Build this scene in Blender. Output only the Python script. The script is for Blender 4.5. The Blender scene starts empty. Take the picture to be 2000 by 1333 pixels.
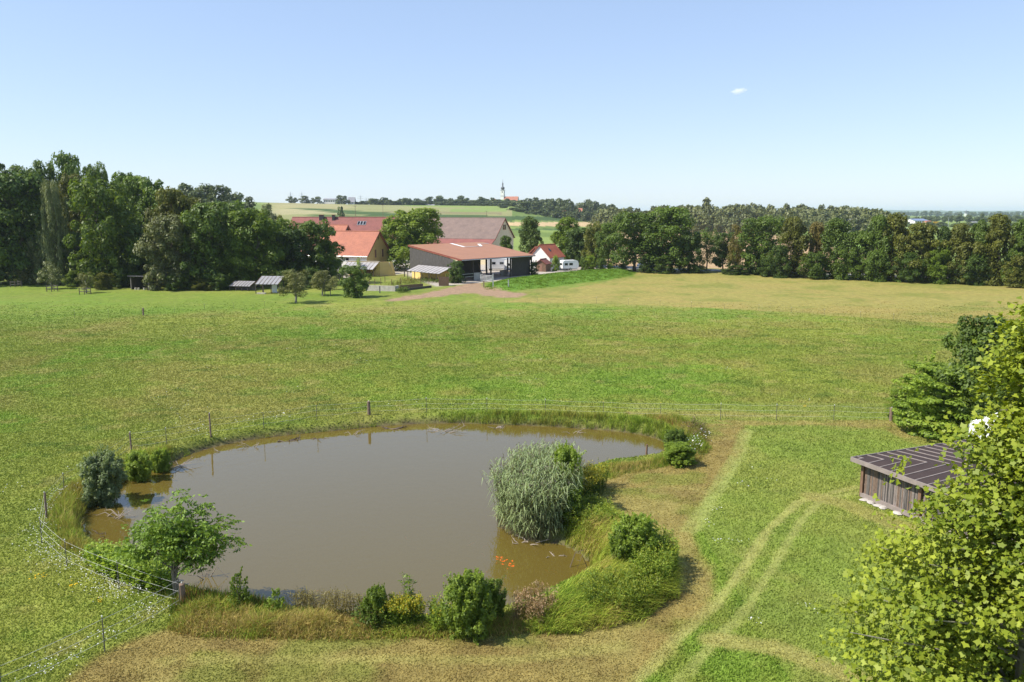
import bpy, math, random
import numpy as np
from mathutils import Vector, Matrix

rng = np.random.default_rng(7)
random.seed(7)
R = math.radians
SC = bpy.context.scene
COL = SC.collection

# ------------------------------------------------------------------ camera, sky, sun, exposure
CAM_H = 15.0
LENS = 28.0
FPX = 2000 * LENS / 36.0            # focal length in pixels of the 2000 px wide photograph
PITCH = math.atan((666.5 - 416.0) / FPX)
cam_data = bpy.data.cameras.new('camera')
cam_data.lens = LENS
cam_data.sensor_width = 36.0
cam_data.clip_start = 0.5
cam_data.clip_end = 40000
cam = bpy.data.objects.new('camera', cam_data)
cam.location = (0, 0, CAM_H)
cam.rotation_euler = (math.pi / 2 - PITCH, 0, 0)
COL.objects.link(cam)
SC.camera = cam

SUN_EL, SUN_AZ = R(50), math.atan2(-0.97, -0.25)      # azimuth measured from +Y towards +X
world = bpy.data.worlds.new('World')
SC.world = world
world.use_nodes = True
wn = world.node_tree.nodes
wl = world.node_tree.links
sky = wn.new('ShaderNodeTexSky')
sky.sky_type = 'NISHITA'
sky.sun_disc = False
sky.sun_elevation = SUN_EL
sky.sun_rotation = SUN_AZ
sky.altitude = 450
sky.air_density = 1.0
sky.dust_density = 0.35
sky.ozone_density = 1.0
# the sky as the camera's tone response keeps it: gentle gradient, blue to pale blue
sg = wn.new('ShaderNodeGamma')
sg.inputs[1].default_value = 0.55
st_ = wn.new('ShaderNodeMix')
st_.data_type = 'RGBA'
st_.blend_type = 'MULTIPLY'
st_.inputs[0].default_value = 1
st_.inputs[7].default_value = (1.46, 1.62, 1.95, 1)
wl.new(sky.outputs[0], sg.inputs[0])
wl.new(sg.outputs[0], st_.inputs[6])
wl.new(st_.outputs[2], wn['Background'].inputs[0])
wn['Background'].inputs[1].default_value = 0.15

sun_data = bpy.data.lights.new('sun', 'SUN')
sun_data.energy = 5.0
sun_data.angle = R(0.53)
sun_data.color = (1.0, 0.95, 0.86)
sun = bpy.data.objects.new('sun', sun_data)
sd = Vector((math.sin(SUN_AZ) * math.cos(SUN_EL), math.cos(SUN_AZ) * math.cos(SUN_EL), math.sin(SUN_EL)))
sun.rotation_euler = sd.to_track_quat('Z', 'Y').to_euler()
sun.location = sd * 300
COL.objects.link(sun)

SC.view_settings.view_transform = 'Standard'
SC.view_settings.look = 'None'
SC.view_settings.gamma = 1
SC.view_settings.exposure = 0.45
SC.view_settings.use_curve_mapping = False
SC.cycles.max_bounces = 6
SC.cycles.diffuse_bounces = 3
SC.cycles.glossy_bounces = 3
SC.cycles.transmission_bounces = 4
SC.cycles.transparent_max_bounces = 8
SC.cycles.volume_bounces = 3
SC.cycles.use_denoising = True
SC.cycles.caustics_reflective = False
SC.cycles.caustics_refractive = False

# ------------------------------------------------------------------ helpers: surveying
CP, SP = math.cos(PITCH), math.sin(PITCH)


def ray(u, v):
    xc, yc = (u - 1000) / FPX, (666.5 - v) / FPX
    return xc, CP + yc * SP, -SP + yc * CP


def G(u, v, z=0.0):
    """point of the plain (height z) seen in that direction"""
    x, y, dz = ray(u, v)
    t = (z - CAM_H) / dz
    return Vector((x * t, y * t, z))


def AT(u, v, D):
    """point at depth D (metres along +Y) in that direction"""
    x, y, dz = ray(u, v)
    t = D / y
    return Vector((x * t, D, CAM_H + dz * t))


def project(x, y, z):
    zz = z - CAM_H
    d = y * CP - zz * SP
    yc = y * SP + zz * CP
    return 1000 + FPX * x / d, 666.5 - FPX * yc / d


def Gs(pts, z=0.0):
    return np.array([G(u, v, z)[:2] for u, v in pts])


# ------------------------------------------------------------------ helpers: noise and polygons
def _hash(ix, iy, s):
    h = (ix.astype(np.int64) * 374761393 + iy.astype(np.int64) * 668265263 + s * 1442695041) & 0xffffffff
    h = ((h ^ (h >> 13)) * 1274126177) & 0xffffffff
    return ((h ^ (h >> 16)) & 0xffff) / 65535.0


def vnoise(x, y, s=0):
    ix, iy = np.floor(x), np.floor(y)
    fx, fy = x - ix, y - iy
    fx, fy = fx * fx * (3 - 2 * fx), fy * fy * (3 - 2 * fy)
    a, b = _hash(ix, iy, s), _hash(ix + 1, iy, s)
    c, d = _hash(ix, iy + 1, s), _hash(ix + 1, iy + 1, s)
    return (a * (1 - fx) + b * fx) * (1 - fy) + (c * (1 - fx) + d * fx) * fy


def fbm(x, y, s=0, o=4):
    r, a, t = 0.0, 0.5, 0.0
    for k in range(o):
        r = r + a * vnoise(x * 2 ** k, y * 2 ** k, s + k * 17)
        t += a
        a *= 0.55
    return r / t


def sstep(a, b, x):
    t = np.clip((x - a) / (b - a), 0, 1)
    return t * t * (3 - 2 * t)


def inside(poly, x, y):
    c = np.zeros(np.shape(x), bool)
    n = len(poly)
    for i in range(n):
        x1, y1 = poly[i]
        x2, y2 = poly[(i + 1) % n]
        if y1 == y2:
            continue
        k = ((y1 > y) != (y2 > y)) & (x < (x2 - x1) * (y - y1) / (y2 - y1) + x1)
        c ^= k
    return c


def linedist(pts, x, y, closed=False):
    d = np.full(np.shape(x), 1e9)
    n = len(pts)
    for i in range(n if closed else n - 1):
        ax, ay = pts[i]
        bx, by = pts[(i + 1) % n]
        ex, ey = bx - ax, by - ay
        t = np.clip(((x - ax) * ex + (y - ay) * ey) / (ex * ex + ey * ey + 1e-12), 0, 1)
        d = np.minimum(d, np.hypot(x - ax - t * ex, y - ay - t * ey))
    return d


def sdist(poly, x, y):
    """positive outside"""
    d = linedist(poly, x, y, True)
    return np.where(inside(poly, x, y), -d, d)


def smooth_poly(p, it=2):
    p = np.asarray(p, float)
    for _ in range(it):
        q = np.roll(p, -1, 0)
        p = np.stack([p * 0.75 + q * 0.25, p * 0.25 + q * 0.75], 1).reshape(-1, 2)
    return p


# ------------------------------------------------------------------ helpers: meshes and objects
def np_mesh(name, V, F, tone=None, col=None, smooth=False, mat=None):
    me = bpy.data.meshes.new(name)
    V = np.ascontiguousarray(V, np.float32)
    F = np.ascontiguousarray(F, np.int32)
    m, k = F.shape
    me.vertices.add(len(V))
    me.vertices.foreach_set('co', V.ravel())
    me.loops.add(m * k)
    me.loops.foreach_set('vertex_index', F.ravel())
    me.polygons.add(m)
    me.polygons.foreach_set('loop_start', np.arange(0, m * k, k, dtype=np.int32))
    if smooth:
        me.polygons.foreach_set('use_smooth', np.ones(m, bool))
    me.update(calc_edges=True)
    if tone is not None:
        a = me.attributes.new('tone', 'FLOAT', 'POINT')
        a.data.foreach_set('value', np.ascontiguousarray(tone, np.float32))
    if col is not None:
        a = me.attributes.new('col', 'FLOAT_COLOR', 'POINT')
        c4 = np.ones((len(V), 4), np.float32)
        c4[:, :3] = col
        a.data.foreach_set('color', c4.ravel())
    if mat is not None:
        me.materials.append(mat)
    return me


class MB:
    def __init__(s):
        s.v, s.f = [], []

    def poly(s, pts):
        n = len(s.v)
        s.v += [tuple(p) for p in pts]
        s.f.append(tuple(range(n, n + len(pts))))
        return s

    def prism(s, pts, d):
        """closed polygon extruded by vector d"""
        n, k = len(s.v), len(pts)
        d = Vector(d)
        s.v += [tuple(Vector(p)) for p in pts] + [tuple(Vector(p) + d) for p in pts]
        s.f.append(tuple(range(n + k - 1, n - 1, -1)))
        s.f.append(tuple(range(n + k, n + 2 * k)))
        for i in range(k):
            j = (i + 1) % k
            s.f.append((n + i, n + j, n + k + j, n + k + i))
        return s

    def box(s, c, d, M=None):
        n = len(s.v)
        for sx in (-1, 1):
            for sy in (-1, 1):
                for sz in (-1, 1):
                    p = Vector((sx * d[0] / 2, sy * d[1] / 2, sz * d[2] / 2))
                    if M is not None:
                        p = M @ p
                    s.v.append(tuple(p + Vector(c)))
        for q in ((0, 1, 3, 2), (4, 6, 7, 5), (0, 4, 5, 1), (2, 3, 7, 6), (0, 2, 6, 4), (1, 5, 7, 3)):
            s.f.append(tuple(n + i for i in q))
        return s

    def beam(s, a, b, w, h=None):
        a, b = Vector(a), Vector(b)
        d = b - a
        q = d.to_track_quat('Z', 'Y').to_matrix()
        return s.box((a + b) / 2, (w, h or w, d.length), q)

    def tube(s, pts, rad, n=6, cap=True):
        pts = [Vector(p) for p in pts]
        k0 = len(s.v)
        for i, p in enumerate(pts):
            t = (pts[min(i + 1, len(pts) - 1)] - pts[max(i - 1, 0)])
            t = t.normalized() if t.length > 1e-9 else Vector((0, 0, 1))
            a = Vector((0.0, 0.0, 1.0)) if abs(t.z) < 0.9 else Vector((1.0, 0.0, 0.0))
            e1 = t.cross(a).normalized()
            e2 = t.cross(e1)
            r = rad[i] if hasattr(rad, '__len__') else rad
            for j in range(n):
                w = 2 * math.pi * j / n
                s.v.append(tuple(p + e1 * (r * math.cos(w)) + e2 * (r * math.sin(w))))
        for i in range(len(pts) - 1):
            for j in range(n):
                a, b = k0 + i * n + j, k0 + i * n + (j + 1) % n
                s.f.append((a, b, b + n, a + n))
        if cap:
            s.f.append(tuple(range(k0 + n - 1, k0 - 1, -1)))
            e = k0 + (len(pts) - 1) * n
            s.f.append(tuple(range(e, e + n)))
        return s

    def lathe(s, prof, n=16, c=(0, 0, 0)):
        k0 = len(s.v)
        for r, z in prof:
            for j in range(n):
                w = 2 * math.pi * j / n
                s.v.append((c[0] + r * math.cos(w), c[1] + r * math.sin(w), c[2] + z))
        for i in range(len(prof) - 1):
            for j in range(n):
                a, b = k0 + i * n + j, k0 + i * n + (j + 1) % n
                s.f.append((a, b, b + n, a + n))
        s.f.append(tuple(range(k0 + n - 1, k0 - 1, -1)))
        e = k0 + (len(prof) - 1) * n
        s.f.append(tuple(range(e, e + n)))
        return s

    def mesh(s, name, mat=None, smooth=False):
        me = bpy.data.meshes.new(name)
        me.from_pydata(s.v, [], s.f)
        if smooth:
            me.polygons.foreach_set('use_smooth', np.ones(len(me.polygons), bool))
        me.update()
        if mat:
            me.materials.append(mat)
        return me


def link(name, data, parent=None, loc=(0, 0, 0), rz=0.0):
    o = bpy.data.objects.new(name, data)
    o.location = loc
    o.rotation_euler = (0, 0, rz)
    o.parent = parent
    COL.objects.link(o)
    return o


def tag(o, label=None, cat=None, group=None, kind=None):
    if label:
        o['label'] = label
    if cat:
        o['category'] = cat
    if group:
        o['group'] = group
    if kind:
        o['kind'] = kind
    return o


def thing(name, label, cat, loc=(0, 0, 0), rz=0.0, group=None):
    return tag(link(name, None, None, loc, rz), label, cat, group)


def part(name, mb, mat, parent, smooth=False, loc=(0, 0, 0), rz=0.0):
    me = mb.mesh(name, mat, smooth) if isinstance(mb, MB) else mb
    if me.materials and mat is not None and not isinstance(mb, MB):
        me.materials.clear()
    if mat is not None and not me.materials:
        me.materials.append(mat)
    return link(name, me, parent, loc, rz)


def shared(name, me, mat, parent, loc=(0, 0, 0), rz=0.0, scale=(1, 1, 1)):
    """an object on shared mesh data with its own material"""
    o = link(name, me, parent, loc, rz)
    o.scale = scale
    if mat is not None:
        if not me.materials:
            me.materials.append(mat)
        o.material_slots[0].link = 'OBJECT'
        o.material_slots[0].material = mat
    return o


# ------------------------------------------------------------------ helpers: materials
def new_mat(name):
    m = bpy.data.materials.new(name)
    m.use_nodes = True
    nt = m.node_tree
    return m, nt.nodes, nt.links, nt.nodes['Principled BSDF']


def surf(name, c, rough=0.8, var=0.25, scale=1.5, c2=None, bump=0.0, bscale=None, metal=0.0, stretch=None, spec=0.3, detail=6):
    m, n, l, b = new_mat(name)
    b.inputs['Roughness'].default_value = rough
    b.inputs['Metallic'].default_value = metal
    b.inputs['Specular IOR Level'].default_value = spec
    tc = n.new('ShaderNodeTexCoord')
    src = tc.outputs['Object']
    if stretch:
        mp = n.new('ShaderNodeMapping')
        mp.inputs['Scale'].default_value = stretch
        l.new(src, mp.inputs[0])
        src = mp.outputs[0]
    no = n.new('ShaderNodeTexNoise')
    no.inputs['Scale'].default_value = scale
    no.inputs['Detail'].default_value = detail
    no.inputs['Roughness'].default_value = 0.65
    l.new(src, no.inputs['Vector'])
    rp = n.new('ShaderNodeValToRGB')
    rp.color_ramp.elements[0].position = 0.3
    rp.color_ramp.elements[1].position = 0.72
    d = c2 if c2 else tuple(x * (1 - var) for x in c)
    u = c if c2 else tuple(min(1, x * (1 + var)) for x in c)
    rp.color_ramp.elements[0].color = (*d, 1)
    rp.color_ramp.elements[1].color = (*u, 1)
    l.new(no.outputs['Fac'], rp.inputs[0])
    l.new(rp.outputs[0], b.inputs['Base Color'])
    if bump:
        bn = n.new('ShaderNodeTexNoise')
        bn.inputs['Scale'].default_value = bscale or scale * 4
        bn.inputs['Detail'].default_value = 4
        l.new(src, bn.inputs['Vector'])
        bp = n.new('ShaderNodeBump')
        bp.inputs['Strength'].default_value = bump
        bp.inputs['Distance'].default_value = 0.03
        l.new(bn.outputs['Fac'], bp.inputs['Height'])
        l.new(bp.outputs[0], b.inputs['Normal'])
    return m


def tiles(name, c, c2, row=0.36, rough=0.75, axis='Y', stain=0.5):
    """roof covering: courses as fine relief, mottled colour"""
    m = surf(name, c, rough, scale=0.6, c2=c2)
    n, l = m.node_tree.nodes, m.node_tree.links
    b = n['Principled BSDF']
    tc = n.new('ShaderNodeTexCoord')
    w = n.new('ShaderNodeTexWave')
    w.wave_type = 'BANDS'
    w.bands_direction = 'Z'
    w.wave_profile = 'SAW'
    w.inputs['Scale'].default_value = 0.314 / (row * 0.6)
    w.inputs['Distortion'].default_value = 0.6
    w.inputs['Detail'].default_value = 1
    l.new(tc.outputs['Object'], w.inputs['Vector'])
    bp = n.new('ShaderNodeBump')
    bp.inputs['Strength'].default_value = 0.7
    bp.inputs['Distance'].default_value = 0.05
    l.new(w.outputs['Fac'], bp.inputs['Height'])
    l.new(bp.outputs[0], b.inputs['Normal'])
    fine = n.new('ShaderNodeTexNoise')
    fine.inputs['Scale'].default_value = 3.5
    fine.inputs['Detail'].default_value = 3
    l.new(tc.outputs['Object'], fine.inputs['Vector'])
    mr = n.new('ShaderNodeMapRange')
    mr.inputs[3].default_value = 0.72
    mr.inputs[4].default_value = 1.28
    l.new(fine.outputs['Fac'], mr.inputs[0])
    mx = n.new('ShaderNodeMix')
    mx.data_type = 'RGBA'
    mx.blend_type = 'MULTIPLY'
    mx.inputs[0].default_value = 1
    src = b.inputs['Base Color'].links[0].from_socket
    l.new(src, mx.inputs[6])
    l.new(mr.outputs[0], mx.inputs[7])
    l.new(mx.outputs[2], b.inputs['Base Color'])
    return m


def leaf(name, dark, light, trans=0.35, rough=0.5, hue=0.06):
    m, n, l, b = new_mat(name)
    at = n.new('ShaderNodeAttribute')
    at.attribute_name = 'tone'
    mx = n.new('ShaderNodeMix')
    mx.data_type = 'RGBA'
    mx.inputs[6].default_value = (*dark, 1)
    mx.inputs[7].default_value = (*light, 1)
    l.new(at.outputs['Fac'], mx.inputs[0])
    oi = n.new('ShaderNodeObjectInfo')
    mr = n.new('ShaderNodeMapRange')
    mr.inputs[3].default_value = 0.85
    mr.inputs[4].default_value = 1.15
    l.new(oi.outputs['Random'], mr.inputs[0])
    hs = n.new('ShaderNodeHueSaturation')
    l.new(mr.outputs[0], hs.inputs['Value'])
    l.new(mx.outputs[2], hs.inputs['Color'])
    b.inputs['Roughness'].default_value = rough
    b.inputs['Specular IOR Level'].default_value = 0.35
    l.new(hs.outputs[0], b.inputs['Base Color'])
    tr = n.new('ShaderNodeBsdfTranslucent')
    g = n.new('ShaderNodeMix')
    g.data_type = 'RGBA'
    g.blend_type = 'MULTIPLY'
    g.inputs[0].default_value = 1
    g.inputs[7].default_value = (1.25, 1.2, 0.5, 1)
    l.new(hs.outputs[0], g.inputs[6])
    l.new(g.outputs[2], tr.inputs[0])
    ms = n.new('ShaderNodeMixShader')
    ms.inputs[0].default_value = trans
    l.new(b.outputs[0], ms.inputs[1])
    l.new(tr.outputs[0], ms.inputs[2])
    l.new(ms.outputs[0], n['Material Output'].inputs[0])
    return m


def colattr(name, trans=0.0, rough=0.85, fine=True):
    """colour from the per-vertex plant/soil colour, broken up by fine noise"""
    m, n, l, b = new_mat(name)
    at = n.new('ShaderNodeAttribute')
    at.attribute_name = 'col'
    src = at.outputs['Color']
    b.inputs['Roughness'].default_value = rough
    b.inputs['Specular IOR Level'].default_value = 0.12
    if fine:
        ge = n.new('ShaderNodeNewGeometry')
        prev = src
        for sc, lo, hi, det in ((0.9, 0.72, 1.28, 5), (9.0, 0.65, 1.35, 5)):
            no = n.new('ShaderNodeTexNoise')
            no.inputs['Scale'].default_value = sc
            no.inputs['Detail'].default_value = det
            no.inputs['Roughness'].default_value = 0.7
            l.new(ge.outputs['Position'], no.inputs['Vector'])
            mr = n.new('ShaderNodeMapRange')
            mr.inputs[1].default_value = 0.3
            mr.inputs[2].default_value = 0.7
            mr.inputs[3].default_value = lo
            mr.inputs[4].default_value = hi
            l.new(no.outputs['Fac'], mr.inputs[0])
            mx = n.new('ShaderNodeMix')
            mx.data_type = 'RGBA'
            mx.blend_type = 'MULTIPLY'
            mx.inputs[0].default_value = 1
            l.new(prev, mx.inputs[6])
            l.new(mr.outputs[0], mx.inputs[7])
            prev = mx.outputs[2]
        src = prev
        bp = n.new('ShaderNodeBump')
        bp.inputs['Strength'].default_value = 0.6
        bp.inputs['Distance'].default_value = 0.08
        l.new(no.outputs['Fac'], bp.inputs['Height'])
        l.new(bp.outputs[0], b.inputs['Normal'])
    l.new(src, b.inputs['Base Color'])
    if trans:
        tr = n.new('ShaderNodeBsdfTranslucent')
        l.new(src, tr.inputs[0])
        ms = n.new('ShaderNodeMixShader')
        ms.inputs[0].default_value = trans
        l.new(b.outputs[0], ms.inputs[1])
        l.new(tr.outputs[0], ms.inputs[2])
        l.new(ms.outputs[0], n['Material Output'].inputs[0])
    return m


M_ground = colattr('soil_and_grass')
M_blade = colattr('grass_blade', trans=0.3, rough=0.6, fine=False)
# ------------------------------------------------------------------ the land: pond outline, heights, colours
WATER = -0.6
POND_PX = [(160, 1030), (168, 1000), (190, 975), (225, 957), (250, 935), (295, 917), (340, 903), (372, 889), (412, 876),
           (460, 865), (520, 856), (570, 850), (640, 844), (700, 838), (760, 832), (830, 828.5), (900, 827), (980, 831),
           (1060, 833), (1130, 838), (1190, 842), (1240, 848), (1275, 855), (1298, 865), (1302, 880), (1282, 896),
           (1240, 903), (1190, 908), (1135, 925), (1075, 950), (1005, 975), (962, 1000), (972, 1028), (1000, 1048), (1050, 1058),
           (1090, 1060), (1128, 1080), (1155, 1104), (1135, 1128), (1095, 1145), (1050, 1165), (1000, 1190), (930, 1207),
           (860, 1212), (780, 1212), (700, 1207), (620, 1200), (540, 1190), (460, 1175), (390, 1158), (340, 1135),
           (285, 1102), (235, 1082), (195, 1065), (172, 1048)]
POND = smooth_poly(Gs(POND_PX, WATER), 1)
BANK_PX = [(942, 563), (960, 551), (1040, 541), (1130, 532), (1245, 528), (1238, 540), (1150, 552), (1080, 561), (1000, 569), (950, 568)]
BANK = Gs(BANK_PX)


def height(x, y):
    y1 = np.maximum(y, 1.0)
    u = 1000 + FPX * x / y1
    D = np.hypot(x, y)
    A = np.interp(u, [-200, 300, 520, 600, 760, 900, 1000, 1100, 1250, 3000], [34, 32, 28, 27, 25, 24.5, 24, 12, 0, 0])
    z = A * sstep(330, 1100, D)
    A2 = np.interp(u, [700, 880, 980, 1080, 1250], [0, 12, 14, 10, 0])
    z = z + A2 * sstep(1100, 1450, D)
    z = z * (1 - sstep(2500, 5000, D))
    z = z + 14 * np.exp(-(((x + 165) / 70) ** 2 + ((y - 430) / 70) ** 2))
    # the plain is not quite even
    z = z + (fbm(x / 18, y / 18, 3) - 0.5) * 0.25 * sstep(35, 60, D) * (1 - sstep(300, 500, D))
    near = (y < 130) & (np.abs(x) < 70)
    sd_ = np.full(np.shape(x), 50.0)
    if near.any():
        sd_[near] = sdist(POND, x[near], y[near])
    z = np.where(sd_ < 50, z * sstep(1, 6, sd_), z)
    z = np.where(sd_ > 0, z + (WATER - 0.05) * (1 - sstep(0.0, 0.75, sd_)), WATER - 0.05 - 1.4 * sstep(0, 4.0, -sd_))
    mid = (y > 120) & (y < 240) & (np.abs(x) < 90)
    if mid.any():
        b = sdist(BANK, x[mid], y[mid])
        z[mid] += 0.9 * sstep(0, 4.5, -b)
    return z, sd_


def hz(x, y):
    z, _ = height(np.array([float(x)]), np.array([float(y)]))
    return float(z[0])


# zones of the land, drawn on the plan
PATH = smooth_poly(Gs([(1300, 830), (1450, 826), (1462, 843), (1447, 890), (1402, 950), (1368, 1000), (1350, 1040), (1370, 1080),
           (1396, 1120), (1404, 1152), (1386, 1187), (1335, 1232), (1290, 1290), (1240, 1333), (1200, 1420), (60, 1420), (120, 1333),
           (210, 1268), (330, 1230), (420, 1215), (900, 1225), (1150, 1215), (1270, 1175), (1310, 1120), (1275, 1040), (1190, 985),
           (1150, 962), (1190, 935), (1290, 912), (1365, 897), (1378, 860), (1330, 838)]), 1)
STRIP = Gs([(1380, 820), (1740, 823), (1800, 838), (1840, 862), (1790, 872), (1725, 840), (1600, 831), (1450, 831)])
HAY = Gs([(985, 590), (1060, 574), (1180, 552), (1245, 526), (1400, 528), (1500, 536), (1700, 544), (2000, 557), (2300, 572),
          (2300, 655), (1900, 636), (1700, 622), (1500, 608), (1300, 598), (1150, 593)])
DIRT = smooth_poly(Gs([(845, 571), (885, 560), (935, 550), (952, 562), (1000, 571), (1040, 574), (1010, 582), (960, 580), (915, 571), (880, 577),
             (800, 586), (745, 590), (790, 580)]), 1)
YARD = Gs([(640, 548), (700, 540), (790, 536), (850, 560), (905, 556), (960, 550), (1050, 539), (1130, 530), (1245, 526), (1240, 512), (1100, 508),
           (800, 508), (640, 510)])
TRACKS = [(Gs([(1215, 1360), (1330, 1240), (1400, 1178), (1450, 1112), (1500, 1036), (1560, 981), (1670, 952)]), 0.27, (0.31, 0.295, 0.115)),
          (Gs([(1300, 1360), (1390, 1262), (1455, 1195), (1512, 1105), (1562, 1020), (1605, 975), (1690, 962)]), 0.24, (0.275, 0.28, 0.10)),
          (Gs([(1350, 1035), (1395, 965), (1440, 890), (1458, 840)]), 0.5, (0.27, 0.29, 0.10)),
          (Gs([(1590, 970), (1650, 985), (1715, 1012), (1790, 1040)]), 0.8, (0.26, 0.23, 0.085)),
          (Gs([(1395, 1250), (1520, 1268), (1640, 1312), (1720, 1345)]), 0.6, (0.29, 0.25, 0.10)),
          (Gs([(330, 1290), (700, 1287), (1000, 1290), (1220, 1262)]), 0.35, (0.27, 0.25, 0.09))]
ROAD = Gs([(1100, 520), (1195, 521.5), (1300, 526), (1500, 532), (1750, 540), (2300, 556)])
DRYSPOT = Gs([(1230, 806), (1330, 803), (1480, 806), (1600, 812), (1480, 817), (1330, 814), (1240, 812)])
LUSH = Gs([(-200, 560), (0, 550), (300, 568), (560, 575), (640, 570), (745, 572), (640, 592), (400, 612), (0, 640), (-300, 650)])
# fields far off, in terms of what a surveyor at the tower sees
FAR = [([(520, 390), (640, 390), (800, 403), (1000, 409), (1000, 436), (520, 450)], (0.25, 0.25, 0.10)),
       ([(530, 397), (640, 398), (700, 405), (660, 410), (530, 408)], (0.31, 0.28, 0.13)),
       ([(530, 409), (620, 408), (760, 418), (700, 420), (640, 418), (530, 420)], (0.35, 0.315, 0.16)),
       ([(570, 407), (640, 409), (760, 416), (880, 420), (1060, 424), (1200, 430), (1200, 434), (900, 428), (740, 423), (660, 417)], (0.06, 0.10, 0.025)),
       ([(600, 419), (760, 424), (1000, 431), (1000, 434), (740, 428), (600, 424)], (0.08, 0.12, 0.03)),
       ([(740, 412), (980, 416), (980, 420), (760, 415)], (0.22, 0.19, 0.09)),
       ([(880, 408), (990, 408), (990, 414), (880, 415)], (0.20, 0.26, 0.07)),
       ([(980, 434.5), (1200, 434), (1460, 440), (1460, 447), (1200, 444), (980, 441)], (0.50, 0.36, 0.19)),
       ([(980, 447), (1200, 447), (1200, 450), (980, 450)], (0.07, 0.12, 0.03)),
       ([(1180, 470), (1185, 446), (1460, 447), (1560, 470), (1800, 520), (1800, 537), (1185, 519)], (0.40, 0.27, 0.145)),
       ([(1560, 450), (1720, 452), (1780, 500), (1600, 475)], (0.17, 0.26, 0.05)),
       ([(1700, 444), (2100, 446), (2100, 456), (1700, 452)], (0.20, 0.26, 0.08))]


def mixc(c, k, w):
    return c * (1 - w[..., None]) + np.asarray(k) * w[..., None]


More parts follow.
